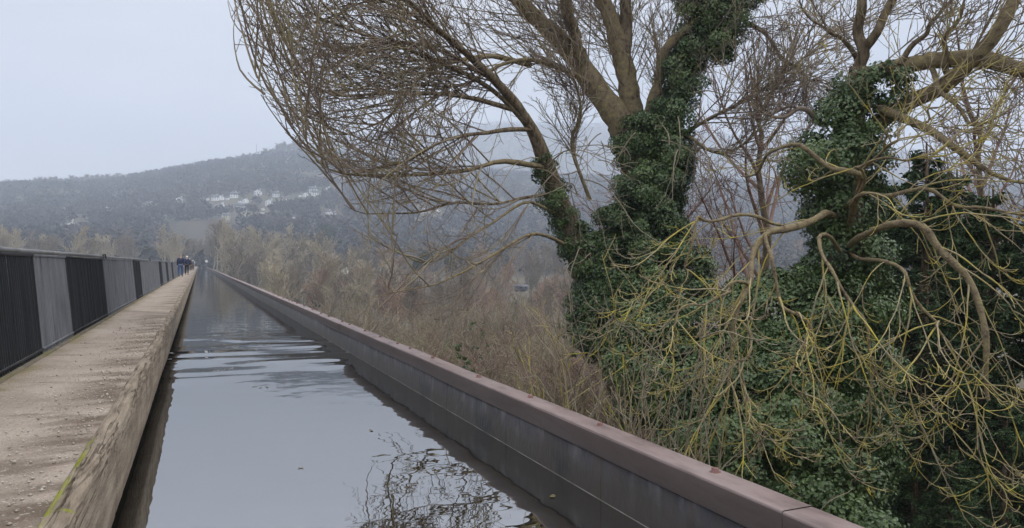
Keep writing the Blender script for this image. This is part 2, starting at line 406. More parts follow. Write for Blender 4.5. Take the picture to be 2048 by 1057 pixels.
# towpath
def path_extra(nt, t, col, b):
    x = xyz(nt, t)[0]
    near_kerb = rng_map(nt, x, -1.12, -.70)
    near_fence = rng_map(nt, x, -1.42, -1.62)
    streak = noise_fac(nt, t, 1.8, (.7, 1.7, 1), .42, .60, 7)
    f = mathn(nt, 'MULTIPLY', mathn(nt, 'ADD', mathn(nt, 'MULTIPLY', near_kerb, .95), .10), streak)
    col = over(nt, col, (.14, .108, .082), f)
    s2 = noise_fac(nt, t, 2.2, (.7, 1.6, 1), .58, .68, 7)
    col = over(nt, col, (.13, .10, .075), mathn(nt, 'MULTIPLY', s2, .65))
    g = mathn(nt, 'MULTIPLY', near_fence, noise_fac(nt, t, 2.0, (1, 1, 1), .38, .60, 5))
    col = over(nt, col, (.17, .135, .05), mathn(nt, 'MULTIPLY', g, .8))
    sp = noise_fac(nt, t, 38, (1, 1, 1), .60, .68, 4)
    col = over(nt, col, (.54, .49, .42), mathn(nt, 'MULTIPLY', sp, .45))
    sp = noise_fac(nt, t, 60, (1, 1.0, 1), .42, .30, 3)
    return over(nt, col, (.10, .08, .065), mathn(nt, 'MULTIPLY', sp, .75))
M['path'] = material('towpath_grit', [(.26, .215, .175), (.32, .27, .222), (.365, .312, .26)], 1.6, (1, .7, 1), .95, .8, 70, extra=path_extra, spec=.15)
xs = np.linspace(-1.74, -.592, 14); ys = np.concatenate([np.arange(Y0, 25, .12), np.arange(25, Y1 + 5, 6)])
Xg, Yg = np.meshgrid(xs, ys, indexing='ij')
Zg = PZ + fbm(Xg * 2, Yg * 1.2, 21) * .007 - .012 * np.exp(-((Xg + 1.1) / .3) ** 2)
i = np.arange(len(xs) - 1)[:, None] * len(ys) + np.arange(len(ys) - 1)[None]
q = np.stack([i, i + len(ys), i + len(ys) + 1, i + 1], -1).reshape(-1, 4)
pv = np.stack([Xg, Yg, Zg], -1).reshape(-1, 3); nb = len(pv)
pv = np.concatenate([pv, [(-1.74, Y0, .42), (-.6, Y0, .42), (-.6, Y1, .42), (-1.74, Y1, .42)]])
struct(mesh('towpath', pv, np.concatenate([q, [(nb, nb + 3, nb + 2, nb + 1)]]), M['path'], smooth=True))
# loose stones on the towpath's worn edge: too many to count
m = MB()
ns = 2200
sx = -.62 - np.abs(rng.normal(size=ns)) * .30; sy = rng.uniform(1.2, 16, ns) ** 1.0; sr = .0028 + .012 * rng.random(ns) ** 3
keep = sx > -1.6; sx, sy, sr = sx[keep], sy[keep], sr[keep]
oc = np.array([(1, 0, 0), (0, 1, 0), (-1, 0, 0), (0, -1, 0), (0, 0, .7), (0, 0, -.7)], float)
of = np.array([(0, 1, 4), (1, 2, 4), (2, 3, 4), (3, 0, 4), (1, 0, 5), (2, 1, 5), (3, 2, 5), (0, 3, 5)])
v = oc[None] * rng.uniform(.6, 1.3, (len(sx), 6, 1)) * sr[:, None, None] + np.stack([sx, sy, PZ + sr * .2 + fbm(sx * 2, sy * 1.2, 21) * .007], 1)[:, None]
m.add(v.reshape(-1, 3), None, (of[None] + np.arange(len(sx))[:, None, None] * 6).reshape(-1, 3), np.repeat(rng.random(len(sx)), 6))
M['grit'] = material('loose_grit', [(.20, .16, .12), (.32, .27, .21)], 3, rough=.95, tint=(.50, .46, .40))
tag(m.build('loose_gravel', M['grit'], tint=True), 'loose pale grit strewn along the worn edge of the towpath', 'gravel', kind='stuff')

# weathered timber kerb
def kerb_extra(nt, t, col, b):
    o = xyz(nt, t)
    crack = noise_fac(nt, t, 9.0, (3.0, .24, 3.0), .57, .61, 5)
    edge = rng_map(nt, o[2], PZ - .12, PZ - .02)
    col = over(nt, col, (.055, .040, .028), mathn(nt, 'MULTIPLY', mathn(nt, 'MULTIPLY', crack, edge), .55))
    st = noise_fac(nt, t, 2.4, (1, 1.5, .35), .5, .72, 5)
    col = over(nt, col, (.13, .095, .07), mathn(nt, 'MULTIPLY', st, .55))
    ridge = mathn(nt, 'MULTIPLY', noise_fac(nt, t, 5.0, (3.4, .20, 3.4), .470, .498, 3), noise_fac(nt, t, 5.0, (3.4, .20, 3.4), .526, .502, 3))
    col = over(nt, col, (.035, .025, .018), mathn(nt, 'MULTIPLY', mathn(nt, 'MULTIPLY', ridge, rng_map(nt, o[2], PZ - .26, PZ - .06)), .8))
    fr_ = mathn(nt, 'FRACT', mathn(nt, 'ADD', mathn(nt, 'DIVIDE', mathn(nt, 'SUBTRACT', mathn(nt, 'ADD', o[1], mathn(nt, 'MULTIPLY', o[0], -.12)), 5.165), 3.93), .5))
    gap = rng_map(nt, mathn(nt, 'ABSOLUTE', mathn(nt, 'SUBTRACT', fr_, .5)), .0042, .0022)
    col = over(nt, col, (.02, .015, .012), mathn(nt, 'MULTIPLY', gap, .9))
    wet = rng_map(nt, mathn(nt, 'ADD', o[2], mathn(nt, 'MULTIPLY', noise_fac(nt, t, 1.2, (1, 1, .2), 0, 1), .15)), .50, .34)
    col = over(nt, col, (.10, .075, .055), mathn(nt, 'MULTIPLY', wet, .6))
    moss = mathn(nt, 'MULTIPLY', rng_map(nt, o[0], -.560, -.580), mathn(nt, 'MULTIPLY', rng_map(nt, o[1], 3.2, 3.7), rng_map(nt, o[1], 5.15, 4.95)))
    moss = mathn(nt, 'MULTIPLY', moss, noise_fac(nt, t, 11, (1, .6, 1), .38, .54))
    sp = mathn(nt, 'MULTIPLY', noise_fac(nt, t, 3.3, (1, 1, 1), .66, .70), mathn(nt, 'MULTIPLY', rng_map(nt, o[1], 8, 5), rng_map(nt, o[2], PZ - .02, PZ)))
    col = over(nt, col, (.22, .23, .03), mathn(nt, 'MAXIMUM', moss, sp))
    return col
M['kerb'] = material('weathered_timber', [(.175, .145, .108), (.255, .21, .16), (.33, .278, .215)], 4.5, (2.5, .35, 2.5), .9, 1.0, 34, extra=kerb_extra, spec=.15)
prof = [(-.60, .262), (-.60, PZ - .03), (-.596, PZ + .004), (-.585, PZ + .014), (-.565, PZ + .017), (-.545, PZ + .016), (-.525, PZ + .018), (-.508, PZ + .015), (-.494, PZ + .004), (-.484, PZ - .016), (-.478, PZ - .05), (-.476, PZ - .12), (-.475, PZ - .2), (-.476, PZ - .3), (-.478, PZ - .4), (-.482, .275), (-.495, .262)]
pr0 = np.array(prof); q0 = np.concatenate([[0], np.cumsum(np.hypot(*(pr0[1:] - pr0[:-1]).T))])
qn = np.concatenate([np.linspace(0, .47, 6)[:-1], np.linspace(.47, .72, 44), np.linspace(.72, q0[-1], 16)[1:]])
pr = np.stack([np.interp(qn, q0, pr0[:, 0]), np.interp(qn, q0, pr0[:, 1])], 1); k = len(pr)
ys = np.concatenate([np.arange(Y0, .8, .3), np.arange(.8, 14, .02), np.arange(14, 40, .15), np.arange(40, Y1, 8)])
jn = 5.1 + 3.93 * np.arange(-1, 9)
Yk = np.repeat(ys[:, None], k, 1); Xk = np.repeat(pr[None, :, 0], len(ys), 0).copy(); Zk = np.repeat(pr[None, :, 1], len(ys), 0).copy()
amp = np.where(Yk < 14, 1.0, .35) * (Yk < 40)
s_ = np.cumsum(np.concatenate([[0], np.hypot(*(pr[1:] - pr[:-1]).T)]))[None]
top = np.exp(-((s_ - .585) / .11) ** 2)
dsp = (fbm(s_ * 26 + Yk * .25, Yk * .55, 31, 4) * .012 * top + fbm(s_ * 4, Yk * .35, 41, 3) * .010 + fbm(s_ * 40, Yk * 6, 43, 2) * .003) * amp
crk = np.abs(fbm(s_ * 14 + fbm(Yk * .8, Yk * 0, 55, 3) * 1.2, Yk * .35, 51, 3)); dsp -= np.where(crk < .05, (.05 - crk) * .5, 0) * top * amp
for j in jn: dsp -= .028 * np.exp(-((Yk - j - (s_ - .5) * .10) / .018) ** 2)
step = np.array([random.uniform(-.007, .007) for _ in range(len(jn) + 1)])
Zk += step[np.searchsorted(jn, Yk)] * (Zk > .5)
nx = np.gradient(pr[:, 1]); nzv = -np.gradient(pr[:, 0]); ln = np.hypot(nx, nzv); 
Xk += -(nx / ln)[None] * dsp * 1; Zk += -(nzv / ln)[None] * dsp * 1
q = [(i * k + j, i * k + (j + 1) % k, (i + 1) * k + (j + 1) % k, (i + 1) * k + j) for i in range(len(ys) - 1) for j in range(k)]
kerb = struct(mesh('kerb', np.stack([Xk, Yk, Zk], -1), np.array(q), M['kerb'], smooth=True))
struct(mesh('towpath_underside', [(-1.74, Y0, .41), (-.6, Y0, .41), (-.6, Y1, .41), (-1.74, Y1, .41)], [(0, 1, 2, 3)], M['dark']))

# iron railing, panels of close bars in two paints
FX, FT, LEAN = -1.675, 1.20, .105
def rail_mat(name, c):
    return material(name, c, 3, (1, 1, .4), .6, .2, 30, spec=.3)
M['rail_dark'] = rail_mat('black_rail_paint', [(.010, .011, .013), (.02, .021, .024)])
M['rail_grey'] = rail_mat('grey_rail_paint', [(.10, .105, .115), (.17, .175, .19)])
M['rail_top'] = rail_mat('worn_handrail', [(.11, .115, .12), (.20, .20, .20)])
M['plinth'] = material('fence_plinth', [(.12, .105, .085), (.20, .17, .13)], 4, rough=.95, bump=.5, extra=lambda nt, t, col, b: over(nt, col, (.15, .14, .05), mathn(nt, 'MULTIPLY', noise_fac(nt, t, 1.3, (1, .6, 1), .5, .62), .7)))
fence = thing('iron_railing', (FX, 0, PZ), 'tall railing of close iron bars in grey and black panels beside the towpath', 'railing')
spans = [(-4, 7.3, 1), (7.3, 9.95, 0), (9.95, 12.15, 1), (12.15, 16.5, 0), (16.5, 23.6, 1), (23.6, 26.4, 0), (26.4, 38.2, 1), (38.2, 41, 0), (41, 46, 1), (46, 49, 0), (49, 55, 1), (55, 58, 0), (58, 70, 1), (70, 74, 0), (74, 110, 1), (110, 160, 1), (160, 260, 1), (260, 350, 1)]
spans[1] = (7.3, 9.95, 0)
for a, b, light in spans:
    m = MB(); st = .088 if b < 75 else .30
    yb = np.arange(a + .02, b - .01, st); r = .0125 if b < 75 else .04
    n = len(yb)
    p0 = np.stack([np.zeros(n), yb, np.full(n, .02)], 1); p1 = np.stack([np.full(n, -LEAN), yb, np.full(n, FT - .02)], 1)
    p0[:, 0] += rng.normal(size=n) * .002; p1[:, 0] += rng.normal(size=n) * .003
    m.tubes(np.stack([p0, (p0 + p1) / 2, p1], 1), np.full((n, 3), r), 6)
    m.box(-.026, .016, a, b - .004, .06, .085); m.box(-LEAN - .02, -LEAN + .018, a, b - .004, FT - .05, FT - .02)
    o = m.build('railing_panel', M['rail_grey'] if light else M['rail_dark'], fence)
    o['label'] = 'weathered grey panel of bars' if light else 'black painted panel of bars'
ys = np.concatenate([np.arange(-4, 50, 1.0), np.arange(50, 351, 10)])
m = MB(); pts = np.stack([np.full(len(ys), -LEAN) + .006 * np.sin(ys * .9), ys, FT + .012 + .004 * np.sin(ys * .55)], 1)
m.tubes(pts, np.full(len(ys), .026), 8); m.build('handrail', M['rail_top'], fence, smooth=True)
for yk in (16.55, 31):
    m = MB(); m.tubes(np.array([(-LEAN, yk - .06, FT + .012), (-LEAN, yk + .06, FT + .012)]), np.array([.04, .04]), 8)
    m.tubes(np.array([(-LEAN, yk, FT + .0), (-LEAN + .02, yk, FT + .05), (-LEAN + .06, yk, FT + .052), (-LEAN + .075, yk, FT - .03)]), np.array([.016, .016, .016, .012]), 6)
    m.build('rail_clamp', M['rail_dark'], fence)
m = MB(); m.box(-.06, .055, -4, 350, -.06, .022); m.build('plinth', M['plinth'], fence)

# ------------------------------------------------------------------ growing wood
def norm(v): return v / (np.linalg.norm(v, axis=-1, keepdims=True) + 1e-9)
def grow(st, d, ln, n=6, wander=.12, curl=.06, g=(-.05, .10)):
    N = len(st); p = [st]; d = norm(d); cu = rng.normal(size=(N, 3)) * curl
    for i in range(n):
        t = i / max(1, n - 1)
        d = norm(d + rng.normal(size=(N, 3)) * wander + cu + np.array([0, 0, g[0] * (1 - t) + g[1] * t]))
        p.append(p[-1] + d * (ln / n)[:, None])
    return np.stack(p, 1)
def spawn(pts, k, t0=.25, t1=1.0, ang=(30, 60), fac=.5, lens=None, jit=.35, flat=0, fall=.55, bias=None):
    'k children on each parent line: starts, directions, lengths, parameter'
    N, n, _ = pts.shape
    if lens is None: lens = np.linalg.norm(np.diff(pts, axis=1), axis=2).sum(1)
    t = (t0 + (t1 - t0) * (np.arange(k)[None] + rng.random((N, k))) / k) * (n - 1) * .999
    i = t.astype(int); f = (t - i)[..., None]; r = np.arange(N)[:, None]
    a, b = pts[r, i], pts[r, i + 1]
    s = a * (1 - f) + b * f; tg = norm(b - a)
    perp = np.cross(tg, rng.normal(size=(N, k, 3)))
    if flat: perp[..., 2] *= (1 - flat)
    perp = norm(perp)
    an = np.radians(rng.uniform(ang[0], ang[1], (N, k, 1)))
    d = tg * np.cos(an) + perp * np.sin(an)
    if bias is not None: d = d + np.asarray(bias)
    l = lens[:, None] * fac * (1 - fall * t / (n - 1)) * rng.uniform(1 - jit, 1 + jit, (N, k))
    return s.reshape(-1, 3), d.reshape(-1, 3), l.ravel(), (t / (n - 1)).ravel()
def spline(cp, n=24, jit=0):
    'cp (k, m): smooth line through control rows'
    cp = np.asarray(cp, float); k = len(cp)
    e = np.concatenate([[2 * cp[0] - cp[1]], cp, [2 * cp[-1] - cp[-2]]])
    t = np.linspace(0, k - 1, n) * .99999; i = t.astype(int); f = (t - i)[:, None]
    a, b, c, d = e[i], e[i + 1], e[i + 2], e[i + 3]
    o = .5 * ((2 * b) + (-a + c) * f + (2 * a - 5 * b + 4 * c - d) * f ** 2 + (-a + 3 * b - 3 * c + d) * f ** 3)
    if jit:
        w = rng.normal(size=(n + 8, 3)); w = sum(w[i_:i_ + n] * c_ for i_, c_ in enumerate((.2, .5, .8, 1, 1, .8, .5, .2))) * jit * .9
        w *= np.minimum(1, np.arange(n) / 4)[:, None]; o[:, :3] += w
    return o
def pxline(rows, n=24, jit=.02):
    'rows (px, py, depth, radius) -> points (n,3), radii (n)'
    cp = [[*P(a, b, c), r] for a, b, c, r in rows]
    s = spline(cp, n, jit); return s[:, :3], np.maximum(s[:, 3], .004)
def taper(n, r0, r1): return np.asarray(r0)[..., None] * (1 - np.linspace(0, 1, n)) + np.asarray(r1)[..., None] * np.linspace(0, 1, n)

SIL = np.array([(-200, 430), (0, 468), (60, 482), (110, 488), (160, 500), (230, 552), (300, 606), (335, 630), (400, 680), (445, 690), (500, 735), (600, 750)], float)
def inside(pts, soft=1.0):
    'the crown stops where its bare outline does in the photograph'
    e = pts[:, -1] - CAM; dep = e @ FWD; return ((1024 + F * (e @ RGT) / dep) > rng.exponential(soft, len(pts)) + np.interp(528.5 - F * e[:, 2] / dep, SIL[:, 0], SIL[:, 1]) - 22) & ((pts[..., 2].min(1) > 1.0) | (pts[..., 0].min(1) > 3.6))
def twigging(mb, limbs, k2=14, f2=.42, k3=7, f3=.42, k4=3, f4=.42, g2=(-.05, .08), g3=(-.05, .13), g4=(0, .16), r2=(.0125, .006), r3=(.0072, .0045), r4=(.005, .0034), t0=.2, ang=(20, 48), lmax=3.2, lmin=.7, bias=None):
    'side branches, twigs and twiglets on every limb line'
    for pts, k in limbs:
        pts = pts[None]
        s, d, l, t = spawn(pts, k or k2, t0, 1, ang, f2, fall=.25, bias=bias); l = np.clip(l, lmin, lmax)
        a = grow(s, d, l, 9, .06, .03, g2); ok = inside(a, 16); a, l = a[ok], l[ok]
        rr = r2[0] * np.clip(l / 1.6, .6, 1.3); mb.tubes(a, taper(10, rr, np.full(len(l), r2[1])), 4)
        s, d, l, t = spawn(a, k3, .12, 1, ang, f3, l); l = np.clip(l, .35, 1.5)
        b = grow(s, d, l, 6, .06, .03, g3); ok = inside(b, 30); b, l = b[ok], l[ok]; mb.tubes(b, taper(7, np.full(len(l), r3[0]), np.full(len(l), r3[1])), 3)
        s, d, l, t = spawn(b, k4, .2, 1, ang, f4, l); l = np.clip(l, .12, .5)
        c = grow(s, d, l, 4, .06, .03, g4); ok = inside(c, 30); c, l = c[ok], l[ok]; mb.tubes(c, taper(5, np.full(len(l), r4[0]), np.full(len(l), r4[1])), 3)

def leaves(mb, c, nrm, size, tint, asp=.8, spread=.55):
    N = len(c); nrm = norm(nrm + rng.normal(size=(N, 3)) * spread)
    a = norm(np.cross(nrm, rng.normal(size=(N, 3)))); b = np.cross(nrm, a)
    sz = (np.asarray(size) * rng.uniform(.5, 1.4, N))[:, None]
    fold = nrm * sz * .16
    v = np.stack([c - a * sz * .55, c + b * sz * .5 * asp + fold, c + a * sz * .6 - fold * .5, c - b * sz * .5 * asp + fold], 1)
    i = np.arange(N)[:, None] * 4
    mb.add(v.reshape(-1, 3), None, np.concatenate([i + np.array([[0, 1, 2]]), i + np.array([[0, 2, 3]])]), np.repeat(tint, 4))
def blob_leaves(mb, blobs, dens=1.0, size=.075, depth=1.0, clump=(.16, .42)):
    'leafy clumps over the surface of every blob (px, py, depth, rx px, ry px)'
    for (px, py, d, rx, ry) in blobs:
        c0 = P(px, py, d); a, b = rx * d / F, ry * d / F
        area = 4 * math.pi * ((a * a + 2 * a * b) / 3); nc = max(6, int(area * 7.5 * dens))
        w = norm(rng.normal(size=(nc, 3)))
        ctr = c0 + w * np.array([a, a * depth, b]) * rng.uniform(.72, 1.02, (nc, 1))
        cr_ = rng.uniform(*clump, nc) * min(1, (a + b) / 1.0 + .25)
        shade = np.clip(rng.normal(.30, .24, nc), 0, .95)
        for j in range(nc):
            n = int(280 * dens * (cr_[j] / .32) ** 2) + 16
            u = norm(rng.normal(size=(n, 3)) + w[j] * .7 + np.array([0, 0, .35]))
            pos = ctr[j] + u * cr_[j] * np.array([1, 1, .8]) * (rng.random((n, 1)) ** .35)
            leaves(mb, pos, u + w[j] * .5 + np.array([0, 0, .25]), np.full(n, size), np.clip(shade[j] + rng.normal(size=n) * .13, 0, 1))

# ------------------------------------------------------------------ the big ivy-clad ash
def back(rows):
    o = []
    for a in rows:
        px, py, d, *rest = a; k = (d + 5.0 * min(1, max(0, (px - 600) / 560))) / d
        o.append((px, py, d * k, *([rest[0] * k] if len(rest) == 1 else rest)))
    return o
base = P(1290, 0, 18.6); base[2] = ground(base[0], base[1])
ash = thing('ash_tree', base, 'large bare ash with ivied trunk and wide twiggy crown leaning over the coping', 'tree')
def rel(o, root): o.location = -np.array(root.location) if root is not None else (0, 0, 0); return o
def part(mb, name, mat, root, smooth=True, tint=False, label=None):
    o = mb.build(name, mat, root, smooth, tint); o.location = -Vector(root.location)
    if label: o['label'] = label
    return o
gz = base[2]
mb = MB()
tp, trd = pxline(back([(1300, 980, 13.6, .52), (1300, 760, 13.6, .46), (1295, 560, 13.6, .42), (1290, 400, 13.6, .40), (1275, 290, 13.7, .38), (1240, 240, 13.8, .30)]), 26, .012)
tp[0, 2] = gz - .3
mb.tubes(tp, trd, 14)
st, srd = pxline(back([(1260, 820, 13.3, .30), (1190, 600, 13.0, .25), (1130, 440, 12.8, .20), (1085, 310, 12.6, .135), (1050, 235, 12.4, .09)]), 22, .012)
mb.tubes(st, srd, 12)
part(mb, 'trunk', M['bark'], ash)
LIMBS = [  # rows (px, py, depth, radius), side branches
    ([(1265, 300, 13.7, .29), (1220, 225, 13.8, .245), (1170, 145, 13.9, .21), (1110, 75, 14, .18), (1040, 0, 14.1, .15), (960, -90, 14.2, .11), (900, -200, 14.3, .06)], 22, M['lichen_bark']),
    ([(1275, 300, 13.9, .22), (1260, 220, 14, .20), (1242, 130, 14.1, .19), (1235, 60, 14.2, .17), (1200, -10, 14.3, .14), (1150, -120, 14.3, .06)], 14, M['lichen_bark']),
    ([(1246, 110, 14.1, .14), (1252, 50, 14.2, .13), (1258, -30, 14.2, .10), (1270, -140, 14.3, .04)], 10, M['bark']),
    ([(1310, 330, 13.5, .26), (1340, 250, 13.5, .22), (1362, 170, 13.5, .20), (1388, 80, 13.5, .17), (1400, 0, 13.5, .14), (1410, -120, 13.5, .06)], 16, M['bark']),
    ([(1375, 130, 13.5, .13), (1430, 70, 13.3, .12), (1490, -10, 13.2, .10), (1560, -120, 13, .04)], 12, M['bark']),
    ([(1290, 260, 13.4, .11), (1315, 170, 13.2, .10), (1325, 110, 13.1, .09), (1375, 60, 13, .07), (1420, -10, 13, .03)], 8, M['lichen_bark']),
    ([(1165, 150, 13.8, .13), (1150, 80, 13.5, .12), (1130, 10, 13.3, .10), (1120, -90, 13.2, .05)], 12, M['bark']),
    # the left stem goes on up
    ([(1055, 245, 12.4, .14), (1010, 180, 12.2, .11), (940, 110, 12.0, .085), (860, 45, 11.9, .06), (790, -20, 11.8, .04), (720, -90, 11.8, .015)], 22, M['bark']),
    ([(1065, 262, 12.4, .07), (960, 165, 12.2, .055), (830, 105, 12, .042), (700, 60, 11.8, .03), (590, 0, 11.6, .018), (530, -70, 11.6, .007)], 26, M['bark']),
    ([(1045, 225, 12.4, .07), (920, 195, 12.3, .055), (790, 190, 12.2, .042), (670, 180, 12.1, .030), (570, 140, 12, .016), (510, 70, 12, .007)], 30, M['bark']),
    ([(1092, 335, 12.6, .075), (1005, 322, 12.3, .062), (930, 345, 12.1, .052), (840, 357, 12, .042), (740, 355, 11.9, .034), (640, 335, 11.8, .022), (590, 265, 11.7, .011), (530, 195, 11.7, .007), (496, 110, 11.7, .004)], 34, M['lichen_bark']),
    ([(1060, 260, 12.4, .065), (950, 262, 12, .05), (850, 305, 11.7, .04), (770, 330, 11.5, .03), (690, 345, 11.3, .018), (640, 300, 11.3, .007)], 24, M['bark']),
    ([(1110, 385, 12.7, .05), (1030, 400, 12.3, .042), (930, 400, 12, .034), (830, 420, 11.8, .026), (750, 430, 11.6, .016), (690, 415, 11.5, .007)], 22, M['bark']),
    ([(1125, 430, 12.8, .045), (1050, 420, 12.2, .038), (960, 470, 11.8, .030), (870, 520, 11.5, .022), (800, 500, 11.4, .014), (770, 450, 11.4, .006)], 10, M['lichen_bark']),
    ([(1150, 500, 12.8, .045), (1080, 470, 11.8, .04), (1010, 500, 11.2, .033), (930, 545, 10.8, .026), (850, 575, 10.5, .018), (755, 592, 10.3, .007)], 9, M['lichen_bark']),
    ([(1000, 170, 12.2, .05), (900, 110, 12.6, .04), (800, 80, 12.9, .032), (690, 110, 13.2, .022), (600, 90, 13.3, .012), (550, 30, 13.3, .006)], 24, M['bark']),
    ([(930, 105, 12.0, .045), (820, 20, 12.2, .035), (700, -20, 12.4, .026), (600, -40, 12.5, .016), (530, -100, 12.5, .007)], 20, M['bark']),
    ([(1060, 130, 14, .08), (960, 112, 13.6, .07), (860, 140, 13.2, .05), (770, 230, 13, .034), (700, 270, 12.9, .018), (640, 250, 12.9, .007)], 24, M['lichen_bark']),
    ([(1190, 175, 13.8, .085), (1100, 128, 13.3, .07), (1010, 125, 12.8, .05), (930, 170, 12.5, .03), (870, 170, 12.4, .01)], 16, M['lichen_bark']),
    ([(1180, 400, 13, .06), (1150, 300, 12.7, .05), (1165, 210, 12.4, .04), (1130, 130, 12.3, .02)], 10, M['lichen_bark']),
    ([(1320, 300, 13.4, .06), (1420, 240, 13, .05), (1500, 190, 12.8, .038), (1590, 130, 12.6, .024), (1660, 60, 12.5, .008)], 16, M['lichen_bark']),
    ([(1470, 20, 13.2, .075), (1540, 85, 12.8, .06), (1600, 150, 12.5, .045), (1660, 165, 12.3, .02)], 10, M['bark']),
    ([(1340, 260, 13.4, .05), (1440, 300, 12.6, .04), (1520, 260, 12.4, .03), (1570, 200, 12.3, .012)], 12, M['lichen_bark']),
]
lines = {}
fine = []
for rows, k, mt in LIMBS:
    p, r = pxline(back(rows), 26, .026)
    r = np.maximum(r * (.66 if rows[0][3] < .09 else .68 if rows[0][2] < 12.6 else 1), .004); r = r * (1 + .07 * rng.normal(size=len(r)))
    mb = MB(); mb.tubes(p, r, 10 if r[0] > .1 else 6)
    part(mb, 'limb', mt, ash)
    fine.append((p, int(k * (1.1 if rows[-1][1] > 400 else 1.8 if p[-1, 0] < 7.5 else 3.2))))
    # burrs and stubs on the thick wood
mb = MB()
twigging(mb, fine, k3=8, k4=3, f2=.5, f3=.46, t0=.15, lmax=3.6, lmin=.8, g2=(-.015, .06), g3=(-.02, .12), bias=-.22 * RGT + .10 * UP, r2=(.015, .007), r3=(.0085, .0052), r4=(.006, .004))
part(mb, 'twigs', M['twig'], ash)
# pale hanging shoots in front of the trunk
hang = []
mb = MB()
hs = np.array([P(*a) for a in back([(1130, 300, 12), (1160, 330, 12), (1190, 350, 12), (1110, 350, 11.9), (1230, 300, 12), (1270, 330, 12), (1300, 280, 11.8), (1350, 300, 11.6), (1400, 300, 11.4), (1180, 250, 12), (1140, 400, 12), (1210, 200, 12.4), (1390, 200, 12.2), (1450, 260, 11.8), (1170, 520, 11.5), (1370, 250, 12), (1090, 320, 11.8)])])
hs = np.repeat(hs, 2, 0) + rng.normal(size=(len(hs) * 2, 3)) * .18
dirs = rng.normal(size=(len(hs), 3)) * .6 + np.array([-.05, -.5, .1])
ln = rng.uniform(1.0, 3.0, len(hs))
a = grow(hs, dirs, ln, 12, .08, .04, (-.26, .06)); ok = (a[..., 0].min(1) > 4.0) | (a[..., 2].min(1) > 1.6); a, ln, hs = a[ok], ln[ok], hs[ok]; mb.tubes(a, taper(13, rng.uniform(.010, .018, len(hs)), np.full(len(hs), .006)), 4)
s, d, l, t = spawn(a, 5, .2, 1, (30, 65), .34, ln)
b = grow(s, d, l, 6, .12, .08, (-.06, .16)); mb.tubes(b, taper(7, np.full(len(l), .008), np.full(len(l), .005)), 3)
part(mb, 'hanging_shoots', M['pale_twig'], ash)
mb = MB()
blob_leaves(mb, back([(1320, 320, 13.3, 55, 70), (1305, 400, 13.2, 70, 80), (1280, 480, 13, 85, 80), (1215, 560, 12.8, 60, 90), (1165, 510, 12.8, 34, 60), (1330, 560, 12.6, 90, 80), (1225, 650, 12.3, 60, 80), (1185, 620, 12.6, 40, 90), (1270, 620, 12.2, 70, 70),
                 (1262, 300, 13.5, 26, 50), (1345, 235, 13.3, 38, 50), (1365, 165, 13.3, 36, 48), (1385, 95, 13.3, 36, 45), (1398, 30, 13.3, 36, 48), (1460, 35, 13, 32, 42), (1432, 82, 13.1, 30, 36), (1490, -5, 13, 34, 42), (1300, 270, 13.3, 40, 40), (1402, -40, 13.3, 30, 45),
                 (1098, 335, 12.5, 14, 42), (1118, 405, 12.6, 20, 45), (1142, 465, 12.7, 26, 40)]), 1.0, .058)
part(mb, 'ivy', M['ivy'], ash, False, True, 'dark glossy ivy climbing the trunk')

# ------------------------------------------------------------------ the second tree, ivied, on the right
b2 = P(1690, 0, 11.5); b2[2] = ground(b2[0], b2[1])
tree2 = thing('ivied_tree', b2, 'tree with a bushy ivy column and yellow lichened limbs drooping low', 'tree')
mb = MB()
p, r = pxline([(1690, 1050, 11.5, .36), (1692, 700, 11.5, .33), (1690, 400, 11.4, .29), (1695, 240, 11.3, .22), (1716, 130, 11.2, .13)], 24, .012); p[0, 2] = b2[2] - .3
mb.tubes(p, r, 12); part(mb, 'trunk', M['bark'], tree2)
L2 = [
    ([(1712, 150, 11.2, .10), (1716, 80, 11.1, .085), (1722, 0, 11, .075), (1726, -90, 11, .05)], 8, M['bark']),
    ([(1716, 125, 11.2, .08), (1745, 65, 11, .07), (1785, 0, 10.9, .055), (1830, -80, 10.8, .03)], 8, M['bark']),
    ([(1710, 190, 11.2, .13), (1765, 138, 10.9, .125), (1840, 118, 10.6, .12), (1920, 122, 10.3, .12), (2000, 140, 10, .11), (2120, 150, 9.6, .08)], 16, M['lichen_bark']),
    ([(1735, 265, 11.2, .12), (1820, 205, 10.8, .115), (1900, 165, 10.4, .11), (1965, 100, 10.1, .10), (2040, -10, 9.9, .08), (2100, -120, 9.8, .04)], 16, M['lichen_bark']),
    ([(1760, 215, 10.8, .07), (1830, 250, 10.4, .06), (1900, 295, 10, .05), (1975, 345, 9.7, .035), (2060, 380, 9.5, .01)], 12, M['lichen_bark']),
    ([(1800, 130, 10.7, .045), (1830, 70, 10.6, .035), (1890, 20, 10.5, .022), (1950, -40, 10.4, .008)], 12, M['bark']),
    ([(1715, 120, 11.2, .04), (1680, 80, 11, .03), (1640, 50, 10.9, .018), (1590, -10, 10.8, .007)], 10, M['bark']),
    ([(1650, 250, 11.2, .05), (1590, 220, 11, .035), (1540, 230, 10.9, .02), (1490, 190, 10.9, .007)], 10, M['twig']),
    ([(1900, 160, 10.4, .05), (1880, 90, 10.2, .035), (1930, 30, 10.1, .02), (1960, -30, 10, .008)], 12, M['bark']),
    ([(1850, 120, 10.6, .04), (1900, 200, 10.2, .03), (1950, 250, 10, .02), (2010, 260, 9.9, .008)], 10, M['lichen_bark']),
]
fine = []
for rows, k, mt in L2:
    p, r = pxline(rows, 24, .02); mb = MB(); mb.tubes(p, r, 8); part(mb, 'limb', mt, tree2); fine.append((p, k))
